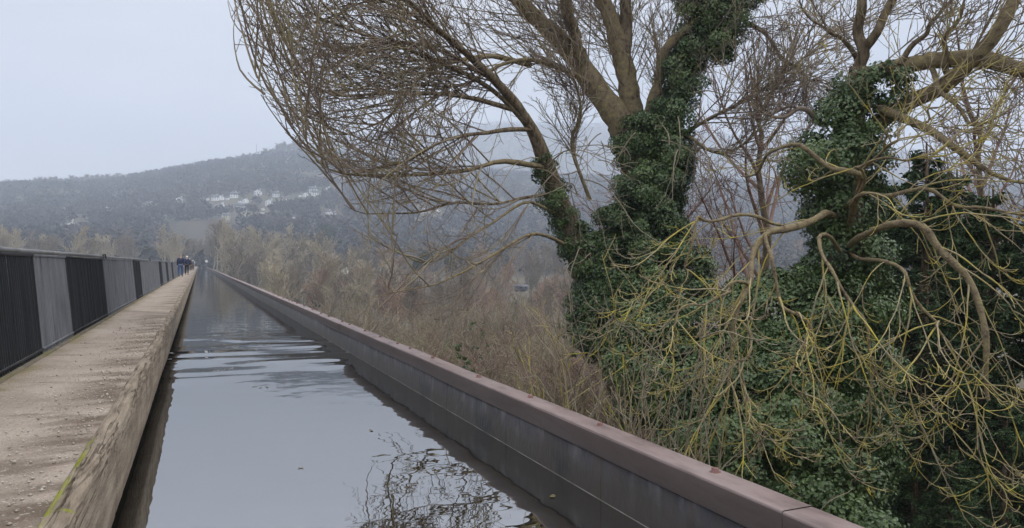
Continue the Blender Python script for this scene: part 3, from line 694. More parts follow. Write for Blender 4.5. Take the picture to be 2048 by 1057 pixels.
mb = MB(); twigging(mb, fine, k3=6, k4=3, f2=.5, t0=.15, lmax=1.8, r2=(.013, .006), r3=(.008, .005), r4=(.005, .0038)); part(mb, 'twigs', M['twig'], tree2)
mb = MB()
blob_leaves(mb, [(1690, 235, 11.1, 48, 45), (1722, 178, 11, 34, 32), (1660, 280, 11, 45, 45), (1655, 335, 11, 62, 45), (1735, 262, 11, 38, 36), (1790, 205, 10.8, 12, 38), (1700, 330, 11, 60, 60), (1770, 140, 10.8, 22, 16), (1800, 165, 10.7, 14, 22), (1690, 430, 11.2, 60, 70), (1700, 520, 11, 62, 70), (1715, 620, 11, 62, 80), (1722, 740, 10.9, 62, 85), (1730, 860, 10.8, 60, 85)], 1.0, .05)
part(mb, 'ivy', M['ivy'], tree2, False, True)

# the lichened, drooping limb that hangs in front of both
droop = tree2
L3 = [
    ([(1690, 440, 11.3, .11), (1640, 420, 9.8, .10), (1560, 445, 8.7, .085), (1525, 480, 8.3, .075), (1505, 560, 8.0, .06), (1475, 650, 7.8, .048), (1450, 740, 7.7, .03), (1440, 810, 7.7, .012)], 26),
    ([(1690, 470, 11.2, .10), (1715, 400, 9.8, .09), (1700, 360, 9.3, .08), (1660, 320, 9.5, .07), (1600, 295, 9.8, .062), (1545, 300, 10.2, .05), (1515, 330, 10.5, .04), (1470, 345, 10.8, .02)], 10),
    ([(1692, 420, 11.3, .07), (1720, 395, 9, .055), (1800, 400, 8.8, .05), (1890, 395, 8.6, .045), (1980, 420, 8.5, .035), (2080, 430, 8.4, .02)], 22),
    ([(1690, 500, 11.2, .09), (1750, 465, 8.6, .085), (1850, 462, 8.0, .085), (1905, 500, 7.7, .08), (1950, 575, 7.5, .075), (1985, 690, 7.4, .065), (2000, 820, 7.4, .04)], 18),
    ([(1692, 520, 11.2, .06), (1640, 470, 9, .05), (1640, 520, 8.4, .042), (1700, 590, 8.0, .036), (1730, 680, 7.8, .028), (1790, 760, 7.7, .02), (1870, 800, 7.6, .009)], 24),
    ([(1560, 450, 8.8, .045), (1460, 430, 8.4, .038), (1400, 450, 8.2, .03), (1375, 530, 8.0, .022), (1340, 590, 7.9, .012), (1260, 650, 7.8, .007)], 16),
    ([(1530, 470, 8.4, .05), (1560, 560, 8.0, .042), (1600, 640, 7.8, .034), (1590, 740, 7.6, .024), (1640, 820, 7.5, .009)], 22),
    ([(1505, 560, 8.0, .04), (1440, 600, 7.7, .03), (1370, 640, 7.6, .02), (1330, 700, 7.5, .010)], 14),
    ([(1692, 420, 11.2, .06), (1780, 300, 9, .04), (1850, 240, 8.9, .03), (1900, 200, 8.9, .01)], 22),
    ([(1692, 440, 11.2, .06), (1720, 350, 8.8, .036), (1800, 330, 8.6, .026), (1880, 300, 8.5, .01)], 20),
    ([(1692, 500, 11.2, .06), (1790, 540, 8.2, .04), (1850, 620, 7.9, .032), (1880, 700, 7.7, .022), (1950, 770, 7.6, .008)], 24),
    ([(1480, 640, 7.8, .03), (1520, 740, 7.5, .024), (1500, 830, 7.4, .015), (1530, 900, 7.4, .006)], 14),
]
fine = []
for rows, k in L3:
    p, r = pxline(rows, 34, .035); r = r * (1 + .09 * rng.normal(size=len(r))); mb = MB(); mb.tubes(p, np.maximum(r * (.48 if rows[1][3] > .082 and rows[-1][3] > .03 else .48), .005), 8); part(mb, 'drooping_limb', M['lichen_bark'], droop); fine.append((p, k))
mb = MB()
for p, k in fine:
    pts = p[None]; up = 1 if p[-1, 2] > p[0, 2] + .3 else 0
    s, d, l, t = spawn(pts, int(k * .58), .2, 1, (20, 60), .5, fall=.25); l = np.clip(l, .6, 1.9)
    a = grow(s, d, l, 14, .09, .035, (-.02, .06) if up else (-.19, .24)); ok = (a[..., 0].min(1) > 3.7) | (a[..., 2].min(1) > 1.2); a, l = a[ok], l[ok]; mb.tubes(a, taper(15, rng.uniform(.007, .011, len(l)), np.full(len(l), .0036)) * (1 + .14 * rng.normal(size=(len(l), 15))), 5)
    s, d, l, t = spawn(a, 3, .15, .95, (20, 50), .48, l); l = np.clip(l, .25, 1.0)
    b = grow(s, d, l, 10, .09, .05, (-.02, .08) if up else (-.10, .30)); ok = (b[..., 0].min(1) > 3.5) | (b[..., 2].min(1) > 1.2); b, l = b[ok], l[ok]; mb.tubes(b, taper(11, np.full(len(l), .0058), np.full(len(l), .003)) * (1 + .14 * rng.normal(size=(len(l), 11))), 4)
    s, d, l, t = spawn(np.concatenate([b, a[:, 4:]]), 4, .2, .98, (25, 55), .3); l = np.clip(l, .03, .22)
    c = grow(s, d, l, 4, .08, .05, (-.02, .25)); mb.tubes(c, taper(5, np.full(len(l), .005), np.full(len(l), .0034)), 3)
part(mb, 'drooping_twigs', M['lichen_twig'], droop, label='yellow lichened twigs hanging low')

# ivy-smothered bush under them, on the bank
b4 = P(1560, 0, 9.6); b4[2] = ground(b4[0], b4[1])
bush = thing('ivy_bush', b4, 'big mound of ivy leaves filling the bank below the drooping branches', 'bush')
mb = MB()
blob_leaves(mb, [(1420, 690, 11.2, 120, 100), (1560, 650, 10.9, 110, 105), (1650, 620, 10.8, 55, 85), (1330, 760, 10.4, 100, 80), (1490, 810, 10, 140, 100), (1630, 770, 9.9, 80, 110), (1300, 700, 11.2, 80, 80), (1420, 880, 9.4, 90, 60), (1560, 930, 9, 120, 75), (1650, 985, 8.7, 95, 75), (1720, 1050, 8.4, 65, 55), (1600, 1060, 8.4, 120, 60), (1700, 1150, 8.2, 100, 80), (1390, 800, 10, 70, 60)], 1.0, .05)
part(mb, 'foliage', M['ivy'], bush, False, True)
mb = MB()
for (a_, b_) in (((1560, 1300), (1540, 700)), ((1480, 1250), (1430, 760)), ((1650, 1300), (1640, 800)), ((1400, 1150), (1340, 780)), ((1600, 1300), (1570, 950)), ((1500, 1300), (1480, 850))):
    p, r = pxline([(a_[0], a_[1], 10, .10), ((a_[0] + b_[0]) / 2 + 20, (a_[1] + b_[1]) / 2, 10, .08), (b_[0], b_[1], 10.2, .04)], 12, .03); mb.tubes(p, r, 6)
part(mb, 'stem', M['bark'], bush)

# ------------------------------------------------------------------ conifers at the right
def conifer_mesh(H, rad, seed, root):
    mb = MB(); tz = np.linspace(0, H, 14); m2 = MB()
    m2.tubes(np.stack([.04 * np.sin(tz), .04 * np.cos(tz * .8), tz], 1), np.linspace(.22, .02, 14), 8)
    nb_ = int(H * 34)
    z = H * (1 - (1 - rng.random(nb_) * .97) ** 1.0) ; z = np.clip(z, .3, H - .1)
    an = rng.uniform(0, 2 * np.pi, nb_); L_ = rad * np.clip((1 - z / H) ** .75, .06, 1) * rng.uniform(.6, 1.15, nb_) * np.where(z < H * .15, .8, 1)
    st = np.stack([np.zeros(nb_), np.zeros(nb_), z], 1); d = np.stack([np.cos(an), np.sin(an), rng.uniform(.05, .45, nb_)], 1)
    a = grow(st, d, L_, 8, .06, .03, (-.10, .02)); m2.tubes(a, taper(9, np.full(nb_, .018), np.full(nb_, .005)), 3)
    s, dd, l, t = spawn(a, 9, .45, 1, (30, 70), .34, L_, flat=.6); l = np.clip(l, .12, .75)
    b = grow(s, dd, l, 4, .1, .05, (-.12, -.06))
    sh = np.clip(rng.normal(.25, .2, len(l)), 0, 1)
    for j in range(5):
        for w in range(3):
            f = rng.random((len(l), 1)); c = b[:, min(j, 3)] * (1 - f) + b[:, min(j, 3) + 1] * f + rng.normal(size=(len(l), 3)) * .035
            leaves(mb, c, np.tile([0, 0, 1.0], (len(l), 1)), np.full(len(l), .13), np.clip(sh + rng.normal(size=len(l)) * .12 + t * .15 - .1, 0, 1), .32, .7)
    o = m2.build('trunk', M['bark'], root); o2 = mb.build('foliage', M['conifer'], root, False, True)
CON = [(1915, 18.5, 330, 2.8, 'dark conifer standing farther back between the two nearest conifers', 1),
       (1660, 20, 420, 2.8, 'dark conifer farther back behind the ivy mound', 1),
       (1850, 15.5, 275, 2.5, 'dark conifer behind the ivied tree, its tip level with the column', 1),
       (1985, 13.5, 360, 2.3, 'dark conifer at the right edge below the arching limbs', 1),
       (1760, 17.5, 345, 2.4, 'dark conifer in the gap between ivy mound and ivied tree', 1),
       (2140, 12.5, 250, 2.4, 'tall dark conifer mostly cut off by the right edge', 1)]
proto = None
for i, (px, d, py, rad, lab, _) in enumerate(CON):
    p = P(px, py, d); g = float(ground(p[0], p[1])); H = p[2] - g
    if i == 0:
        con = thing('conifer', (p[0], p[1], g - .1), lab, 'conifer', 'dark conifers on the right'); conifer_mesh(H, rad, 1, con); H0 = H; r0_ = rad; proto = con
    else: copy_thing(proto, (p[0], p[1], g - .1), i * 1.9, (rad / r0_, rad / r0_, H / H0), lab)
# low conifer sprays by the corner
for i, (px, py, d, s, lab) in enumerate([(1900, 880, 11, .34, 'young conifer with light green sprays low in the dark corner'), (1830, 800, 12.5, .40, 'young conifer half hidden under the arching twigs'), (2010, 760, 11.5, .45, 'young conifer at the picture edge under the lichened limb')]):
    p = P(px, py, d); g = float(ground(p[0], p[1])); H = max(1.2, p[2] - g)
    copy_thing(proto, (p[0], p[1], g - .1), i * 2.3 + .7, (s, s, H / H0), lab, 'young conifers in the corner')

# ------------------------------------------------------------------ twiggy tree seen behind, saplings, scrub
def shrub_mesh(name, H, n, mat, root, spread=.5, twr=1.0, k2=7, k3=4, g=(.02, .05), wander=.1, r0=.014, xlim=-99):
    def cut(p, l): ok = p[..., 0].min(1) > xlim; return p[ok], l[ok]
    mb = MB(); N = n
    st = rng.normal(size=(N, 3)) * np.array([.12, .12, 0]) * H * .3; d = rng.normal(size=(N, 3)) * np.array([spread, spread, .1]) + np.array([0, 0, 1])
    l = H * rng.uniform(.6, 1.05, N)
    a = grow(st, d, l, 10, wander, .03 if xlim < -50 else .012, g); a, l = cut(a, l); N = len(a)
    if N == 0: a = grow(st[:1], np.array([[.15, 0, 1.0]]), np.array([H]), 10, .02, 0, (.02, .02)); l = np.array([H]); N = 1
    mb.tubes(a, taper(11, np.full(N, r0 * twr), np.full(N, .005 * twr)), 4)
    s, d, l, t = spawn(a, k2, .15, 1, (25, 60), .38, l); b = grow(s, d, l, 6, .12, .05, (0, .08)); b, l = cut(b, l); mb.tubes(b, taper(7, np.full(len(l), .0075 * twr), np.full(len(l), .004 * twr)), 3)
    s, d, l, t = spawn(b, k3, .2, 1, (25, 60), .45, l); c = grow(s, d, l, 4, .12, .05, (0, .1)); c, l = cut(c, l); mb.tubes(c, taper(5, np.full(len(l), .005 * twr), np.full(len(l), .003 * twr)), 3)
    return mb.build(name, mat, root)
def ground_at(px, d):
    p = P(px, 0, d); return np.array([p[0], p[1], float(ground(p[0], p[1]))])
# bare tree behind, reddish twigs
def bare_tree(H, root, mat, trunk_mat, nl=16, k2=12, k3=6, twr=1.0, crown=.55, rise=.10, r0=None):
    r0 = r0 or H * .016
    m1 = MB(); z = np.linspace(0, H * .8, 12); tp = np.stack([fbm(z * .3, z * 0 + 5, 3) * H * .04, fbm(z * .3, z * 0 + 9, 4) * H * .04, z], 1)
    m1.tubes(tp, np.linspace(r0, r0 * .25, 12), 7); m1.build('trunk', trunk_mat, root)
    mb = MB(); s, d, l, t = spawn(tp[None], nl, .22, 1, (28, 60), crown * .8, np.array([H]), fall=.5)
    a = grow(s, d, l, 10, .09, .03, (rise, .05)); mb.tubes(a, taper(11, r0 * .42 * (l / l.max()) ** .7 + .006 * twr, np.full(len(l), .007 * twr)), 4)
    s, d, l, t = spawn(a, k2, .2, 1, (25, 55), .42, l); b = grow(s, d, l, 6, .12, .05, (.01, .08)); mb.tubes(b, taper(7, np.full(len(l), .012 * twr), np.full(len(l), .006 * twr)), 3)
    s, d, l, t = spawn(b, k3, .2, 1, (25, 55), .48, l); c = grow(s, d, l, 4, .12, .06, (.01, .1)); mb.tubes(c, taper(5, np.full(len(l), .0075 * twr), np.full(len(l), .0045 * twr)), 3)
    mb.build('crown', mat, root)
for px, d, py, lab in [(1520, 22, 20, 'slender leafless tree with reddish twigs behind the big ash'), (1960, 20, 60, 'slender leafless tree behind the conifer at the right edge'), (1300, 26, 210, 'short leafless tree with reddish twigs behind the ivied trunk')]:
    g = ground_at(px, d); H = P(px, py, d)[2] - g[2]
    t = thing('bare_tree', g, lab, 'tree', 'bare trees behind the ash'); bare_tree(H, t, M['red_twig'], M['bark'], 18, 11, 6, 1.15)
# pale upright saplings just beyond the coping
SAP = [(1010, 9.5, 640), (1075, 9, 600), (1130, 8.6, 560), (1180, 8.2, 590), (1235, 7.8, 620), (1265, 7.6, 640), (1310, 7.2, 700), (1330, 7.6, 620), (950, 10.5, 640), (1210, 8.8, 520), (1390, 7.0, 760), (1290, 8.0, 560)]
for i, (px, d, py) in enumerate(SAP):
    g = ground_at(px, d); H = P(px, py, d)[2] - g[2]; g[0] = max(g[0], 4.5)
    t = thing('sapling', g, 'thin pale leafless sapling rising just beyond the coping', 'sapling', 'pale saplings along the coping')
    shrub_mesh('stems', H, 4, M['pale_twig'] if i % 3 else M['lichen_twig'], t, .12, 1.1, 8, 3, (.01, .03), .05, xlim=3.35 - g[0])
# scrub bushes filling the slope
scr = []
for k, (n, sp, mt, g) in enumerate([(16, .6, M['scrub'], (-.02, 0)), (22, .4, M['scrub'], (.02, .04)), (14, .8, M['red_twig'], (-.05, .02)), (20, .5, M['pale_twig'], (0, .03))]):
    o = thing('scrub_bush', (0, 0, -50), 'tangled leafless scrub bush on the slope beyond the coping', 'bush', 'scrub on the slope')
    shrub_mesh('stems', 2.6, n, mt, o, sp, 1.5, 8, 4, g, .13); scr.append(o)
used = set(); cnt = 0
for d0, d1, n, s0, s1 in [(10, 17, 40, .7, 1.1), (17, 30, 64, .8, 1.4), (30, 60, 64, 1.0, 1.8), (60, 110, 56, 1.5, 2.8)]:
    for _ in range(n):
        d = math.sqrt(random.uniform(d0 * d0, d1 * d1)); px = random.uniform(560 if d > 22 else 850, 1480 if d < 30 else 1350)
        g = ground_at(px, d)
        if g[0] < 5.2: continue
        k = random.randrange(4); sc = random.uniform(s0, s1)
        lab = 'tangled leafless scrub bush among many on the slope beyond the coping'
        if k not in used:
            used.add(k); o = scr[k]; o.location = g; o.rotation_euler[2] = random.uniform(0, 6); o.scale = (sc, sc, sc * random.uniform(.8, 1.1)); o['label'] = lab
        else: copy_thing(scr[k], g, random.uniform(0, 6), (sc, sc, sc * random.uniform(.8, 1.1)), lab)
# a few evergreen bushes in the scrub
for i, (px, py, d, s) in enumerate([(925, 702, 14, .16), (955, 655, 24, .3), (1130, 650, 15, .22)]):
    c = P(px, py, d); g = float(ground(c[0], c[1]))
    t = thing('ivy_shrub', (c[0], c[1], g), ['ivy-covered shrub poking up behind the coping joint', 'ivy-covered shrub in the middle of the scrub', 'ivy-covered shrub close to the left stem of the ash'][i], 'bush', 'evergreen shrubs in the scrub')
    mb = MB(); blob_leaves(mb, [(px, py, d, s * F / d, s * F / d * 1.1), (px + 8, py + 40, d, s * F / d * .9, s * F / d * 1.2)], .5, .05, 1, (.05, .13))
    o = mb.build('foliage', M['ivy'], t, False, True); o.location = -Vector(t.location)
    mb = MB(); mb.tubes(np.array([(0, 0, -.2), (.05, .02, (c[2] - g) * .5), (0, 0, c[2] - g)]), np.array([.02, .016, .01]), 5); mb.build('stem', M['scrub'], t)
# rough grass on the slope
mb = MB(); N = 130000
d = np.sqrt(rng.uniform(9 ** 2, 105 ** 2, N)); px = rng.uniform(480, 1500, N)
p = CAM + d[:, None] * (FWD + RGT * ((px - 1024) / F)[:, None]); k = (p[:, 0] > 3.6) & (fbm(p[:, 0] * .11, p[:, 1] * .11, 77) > -.12); p = p[k]; d = d[k]
p[:, 2] = ground(p[:, 0], p[:, 1]); n = len(p); hgt = rng.uniform(.25, .7, n) * (1 + d / 60); wd = rng.uniform(.008, .02, n) * (1 + d / 16)
sd_ = norm(rng.normal(size=(n, 3)) * np.array([1, 1, 0])); ln_ = rng.normal(size=(n, 3)) * .25 * hgt[:, None]; ln_[:, 2] = hgt
v = np.stack([p - sd_ * wd[:, None], p + sd_ * wd[:, None], p + ln_], 1)
mb.add(v.reshape(-1, 3), None, np.arange(n * 3).reshape(-1, 3)); tag(mb.build('rough_grass', M['grass']), 'rough olive grass between the scrub bushes', 'grass', kind='stuff')

# ------------------------------------------------------------------ woods across the valley
protos = []
for k, (H, mt, tm, cr_, rise) in enumerate([(15, M['wood_tan'], M['wood_tan'], .50, .12), (17, M['wood_tan'], M['wood_tan'], .40, .16), (14, M['wood_grey'], M['wood_grey'], .55, .08), (12, M['wood_rust'], M['wood_grey'], .55, .08), (16, M['wood_grey'], M['wood_tan'], .48, .12)]):
    o = thing('bare_woodland_tree', (0, 0, -80), 'x', 'tree'); bare_tree(H, o, mt, tm, 20, 11, 5, 6.0, cr_, rise, .22); protos.append(o)
usedp = set()
def wood_tree(px, d, k, s, lab, group, z=None):
    g = ground_at(px, d)
    if z is not None: g[2] = z
    sc = (s, s, s * random.uniform(.9, 1.12)); rz = random.uniform(0, 6.28)
    if k not in usedp:
        usedp.add(k); o = protos[k]; o.location = g; o.rotation_euler[2] = rz; o.scale = sc; o['label'] = lab; o['group'] = group
    else: copy_thing(protos[k], g, rz, sc, lab, group)
random.seed(8)
for d0, d1, n, x0, x1, ks, s0, s1, lab, grp in [
    (285, 330, 34, 412, 660, (0, 1, 1, 0, 4), 1.2, 1.55, 'pale bare tree in the wood right of the canal end', 'pale wood right of the canal end'),
    (215, 285, 38, 440, 720, (0, 1, 4, 2), 1.05, 1.4, 'pale bare tree in the wood right of the canal end', 'pale wood right of the canal end'),
    (140, 215, 36, 540, 790, (2, 4, 0, 3), .85, 1.15, 'greyish bare tree beside the far half of the right wall', 'grey wood beside the right wall'),
    (285, 340, 26, -40, 380, (0, 1, 2, 0), 1.05, 1.4, 'pale bare tree beyond the railing', 'wood beyond the railing'),
    (340, 400, 18, -60, 700, (2, 4, 3), .9, 1.2, 'dull bare tree at the back of the valley wood', 'back of the valley wood'),
    (230, 330, 50, 690, 1250, (3, 2, 4, 3), 1.1, 1.5, 'brownish bare tree in the valley under the ash crown', 'brown valley wood'),
    (105, 220, 62, 700, 1250, (3, 2, 3, 4), .6, .95, 'brownish low tree in the valley under the ash crown', 'brown valley wood'),
    (330, 440, 28, 640, 2100, (2, 4, 3), .8, 1.1, 'dull bare tree at the foot of the hill', 'trees at the foot of the hill')]:
    for _ in range(n):
        d = random.uniform(d0, d1); px = random.uniform(x0, x1)
        g = ground_at(px, d)
        if -4 < g[0] < 6: continue
        if abs(px - 1045) < 40 and d > 100 and d < 200: continue
        wood_tree(px, d, random.choice(ks), random.uniform(s0, s1), lab, grp)
for px, d in [(664, 196), (680, 198), (698, 196), (712, 190), (728, 196), (758, 178), (772, 176), (790, 178), (804, 182), (1022, 150), (1040, 146), (1058, 150)]:
    wood_tree(px, d, random.choice((3, 2, 4)), random.uniform(.35, .5), 'small bare tree screening a valley house', 'trees screening the valley houses')
for px, d, k in [(385, 360, 2), (398, 372, 4), (408, 366, 2), (420, 362, 4), (376, 365, 2), (392, 385, 4), (414, 392, 2), (430, 385, 4)]:
    wood_tree(px, d, k, 1.1, 'dark bare tree closing the view where the canal ends', 'trees closing the canal view', -1)
# dark evergreens in the valley
for i, (px, py, d, w, lab) in enumerate([(850, 505, 260, 1.9, 'dark evergreen in the valley left of the orange house roofline'), (903, 508, 270, 2.4, 'dark rounded evergreen in the valley under the ash crown'), (943, 506, 280, 1.9, 'small dark evergreen right of the rounded one in the valley'), (650, 450, 420, 6, 'dark tree clump at the hill foot above the pale wood'), (835, 520, 250, 1.5, 'narrow dark evergreen leftmost in the valley'), (630, 582, 190, 2.0, 'dark green bush low beside the far right wall'), (560, 580, 190, 1.3, 'small dark green bush tight against the far right wall')]):
    p = P(px, py, d); g = float(ground(p[0], p[1])); H = max(2.5, p[2] - g)
    t = thing('evergreen_tree', (p[0], p[1], g), lab, 'tree', 'dark evergreens in the valley')
    mb = MB(); n = 1500; u = norm(rng.normal(size=(n, 3))); c = u * np.array([w, w, w * 1.25]) * (rng.random((n, 1)) ** .3) * (1 + .3 * fbm(u[:, 0] * 3 + 7, u[:, 2] * 3 + i, 5))[:, None] + np.array([0, 0, H - w * 1.1])
    leaves(mb, c, u, np.full(n, .8), rng.random(n), .8, .8); mb.build('crown', M['darktree'], t)
    mb = MB(); mb.tubes(np.array([(0, 0, -.5), (0, 0, H - w)]), np.array([.25, .1]), 5); mb.build('trunk', M['bark'], t)

# ------------------------------------------------------------------ hillside: woods too many to count, skyline trees, houses, mast
def cloud_trees(mb, pos, H, tint, nq=26):
    N = len(pos)
    u = norm(rng.normal(size=(N, nq, 3))); u *= rng.random((N, nq, 1)) ** .4
    c = pos[:, None] + u * np.stack([H * .42, H * .42, H * .42], -1)[:, None] + np.stack([0 * H, 0 * H, H * .55], -1)[:, None]
    c = c.reshape(-1, 3); n = len(c); sz = np.repeat(H, nq) * .25 * rng.uniform(.6, 1.3, n)
    leaves(mb, c, rng.normal(size=(n, 3)) + np.array([0, 0, .4]), sz, np.clip(np.repeat(tint, nq) + rng.normal(size=n) * .06, 0, 1), .7, .6)
HPOS = []
def house(px, py, wpx, label, wallm='white', roofm='slate', hf=.50, df=.7, rz=None, dist=None, gable=False, group='houses on the hillside', seed=0):
    if dist is None: p, d = hit(px, py, 420)
    else:
        p = P(px, py, dist); d = dist
    w = wpx * d / F; h = w * hf; dp = w * df
    rz = random.uniform(-.3, .3) if rz is None else rz
    az = math.atan2(p[0], p[1]); HPOS.append((p[0], p[1], w))
    t = thing('house', p, label, 'house', group, -az + rz)
    m = MB(); m.box(-w / 2, w / 2, -dp / 2, dp / 2, -h * 1.2, h)
    rh = h * .62
    if gable: gv = [(-w / 2, -dp / 2, h), (w / 2, -dp / 2, h), (0, -dp / 2, h + rh), (-w / 2, dp / 2, h), (w / 2, dp / 2, h), (0, dp / 2, h + rh)]
    else: gv = [(-w / 2, -dp / 2, h), (-w / 2, dp / 2, h), (-w / 2, 0, h + rh), (w / 2, -dp / 2, h), (w / 2, dp / 2, h), (w / 2, 0, h + rh)]
    m.add(gv, None, [(0, 1, 2), (3, 5, 4)]); m.build('wall', M[wallm], t)
    m = MB(); e = .06 * w; th = .035 * w
    def slab(a, b, c, d_):
        v = np.array([a, b, c, d_]); n_ = np.cross(v[1] - v[0], v[2] - v[0]); n_ = n_ / np.linalg.norm(n_); n_ *= np.sign(n_[2]); vv = np.concatenate([v + n_ * .003 * w, v + n_ * th])
        m.add(vv, [(0, 1, 2, 3), (4, 5, 6, 7), (0, 1, 5, 4), (1, 2, 6, 5), (2, 3, 7, 6), (3, 0, 4, 7)])
    if gable:
        for s in (-1, 1): slab((s * (w / 2 + e), -dp / 2 - e, h - e * rh / (w / 2)), (s * (w / 2 + e), dp / 2 + e, h - e * rh / (w / 2)), (0, dp / 2 + e, h + rh), (0, -dp / 2 - e, h + rh))
    else:
        for s in (-1, 1): slab((-w / 2 - e, s * (dp / 2 + e), h - e * rh / (dp / 2)), (w / 2 + e, s * (dp / 2 + e), h - e * rh / (dp / 2)), (w / 2 + e, 0, h + rh), (-w / 2 - e, 0, h + rh))
    rf = m.build('roof', M[roofm], t)
    m = MB(); c = w * .05; cx = w * .3; m.box(cx - c, cx + c, -c, c, h + rh * .3, h + rh * 1.35); m.build('chimney', M[wallm], rf)
    nw = 3 if wpx > 11 else 2
    for zf in ((.18, .42), (.60, .84)):
        for j in range(nw):
            xc = (j + .5) / nw * w - w / 2; ww = w * .055; m = MB()
            m.box(xc - ww, xc + ww, -dp / 2 - .02 * w, -dp / 2 + .01 * w, h * zf[0], h * zf[1]); m.build('window', M['pane'], t)
    return t
random.seed(12)
H_ = [(358, 407, 15, 'white gabled house standing alone, left of the main cluster', 'white', 1), (416, 401, 6, 'narrow white house at the left end of the upper row', 'white', 1), (430, 401, 13, 'long low white house second in the upper row', 'white', 0), (442, 400, 11, 'white house with a peaked gable in the upper row', 'white', 1), (455, 400, 7, 'small white house closing the upper row on the right', 'white', 0),
      (445, 408, 5, 'tiny white house just below the gabled one of the upper row', 'white', 0), (434, 413, 7, 'small low white house under the upper row', 'white', 0), (446, 413, 5, 'tiny white house right of the low one under the upper row', 'white', 1), (468, 396, 14, 'long pale house above and right of the upper row', 'white', 0), (481, 406, 9, 'white house forming the left half of the central pair', 'white', 0), (491, 406, 11, 'white house forming the right half of the central pair', 'white', 1),
      (481, 420, 16, 'broad dim house with grey roof under the central pair', 'white', 0), (516, 391, 14, 'white house high up below the green field', 'white', 1), (552, 394, 13, 'white house high up, right of the one under the green field', 'white', 0), (539, 411, 15, 'large bright white house right of the central pair', 'white', 1), (525, 428, 7, 'small white house below the large bright one', 'white', 0), (526, 421, 6, 'tiny white house directly under the large bright one', 'white', 1), (573, 402, 11, 'pale house with cream walls in the right cluster', 'cream', 0), (562, 401, 8, 'small cream house left of the pale one in the right cluster', 'cream', 0),
      (601, 394, 7, 'small low white house left of the right gable', 'white', 0), (611, 394, 10, 'white house with a peaked gable at the right end of the village', 'white', 1), (626, 386, 15, 'long white house highest in the right end of the village', 'white', 0), (630, 392, 13, 'long white house just under the highest right one', 'white', 0), (657, 381, 9, 'white house uppermost beside the ash twigs', 'white', 1), (657, 429, 10, 'white house low down beside the ash twigs', 'white', 0), (668, 430, 8, 'small white house right of the low one by the twigs', 'white', 0), (588, 438, 7, 'small white house alone above the pale wood', 'white', 0),
      (489, 435, 15, 'cream house lowest in the village, above the wood', 'cream', 1), (452, 439, 14, 'cream house left of the lowest one, above the wood', 'cream', 0), (142, 453, 11, 'white house at far left, lower of two', 'white', 1), (143, 443, 8, 'white house at far left, upper of two', 'white', 0), (169, 437, 6, 'tiny white house right of the far left pair', 'white', 0), (118, 461, 6, 'tiny white house leftmost on the hill', 'white', 0), (210, 424, 11, 'dim pale house between the far left houses and the lone gable', 'white', 0), (298, 414, 12, 'dim pale house left of the lone white gable', 'cream', 0), (171, 451, 6, 'tiny cream house right of the lower far left house', 'cream', 0),
      (846, 426, 10, 'white house seen through the ash twigs, left of two', 'white', 0), (876, 423, 8, 'white house seen through the ash twigs, right of two', 'white', 1)]
for px, py, w, lab, wm, gb in H_: house(px, py, w, lab, wm, 'slate', gable=bool(gb))
house(690, 546, 12, 'cream house half hidden in the pale wood beyond the wall', 'cream', 'slate', dist=205, gable=True, group='houses in the valley')
house(674, 549, 10, 'low cream house left of the taller one in the pale wood', 'cream', 'slate', dist=207, hf=.4, group='houses in the valley')
house(770, 549, 15, 'orange brick house with pale roof in the valley', 'brick', 'paleroof', dist=190, hf=.42, group='houses in the valley')
house(784, 550, 9, 'pale bungalow joined right of the orange brick house', 'cream', 'paleroof', dist=188, hf=.42, group='houses in the valley')
house(1042, 578, 26, 'low grey building in the brown valley left of the ash trunk', 'slate', 'slate', dist=165, hf=.18, df=.5, group='houses in the valley')
mb = MB(); N = 19000
r = 345 + (1490 - 345) * rng.random(N) ** .8; az = rng.uniform(az_of(-150), az_of(2150), N) + TH
x, y = r * np.sin(az), r * np.cos(az); z = ground(x, y)
field = fbm(x * .0065, y * .0065, 61, 3)
k = ((field > -.40) | (r < 760)) & ((np.abs(x) > 16) | (y > 357)) | (r > 1380) & (field > -.3); x, y, z, r = x[k], y[k], z[k], r[k]
for hx, hy, hw in HPOS:
    hr = math.hypot(hx, hy); al = (x * hx + y * hy) / hr - hr; ac = np.abs(x * hy - y * hx) / hr
    keep = ~((al > -46) & (al < 12) & (ac < hw * .62 + 4)); x, y, z = x[keep], y[keep], z[keep]
cloud_trees(mb, np.stack([x, y, z], 1), rng.uniform(6, 12, len(x)), np.clip(.35 + fbm(x * .01, y * .01, 71, 3) * 1.1 + rng.normal(size=len(x)) * .10, 0, 1), 30)
tag(mb.build('hillside_wood', M['hillwood'], tint=True), 'grey winter woodland covering the hillside around the white houses', 'woodland', kind='stuff')
mb = MB(); N = 7000
r = rng.uniform(1750, 2690, N); az = rng.uniform(az_of(450), az_of(2150), N) + TH
x, y = r * np.sin(az), r * np.cos(az); z = ground(x, y)
cloud_trees(mb, np.stack([x, y, z], 1), rng.uniform(9, 16, N), np.clip(.3 + fbm(x * .006, y * .006, 81, 3), 0, 1), 12)
tag(mb.build('far_wood', M['hillwood'], tint=True), 'faint hazy woodland on the farther hill behind the ash crown', 'woodland', kind='stuff')
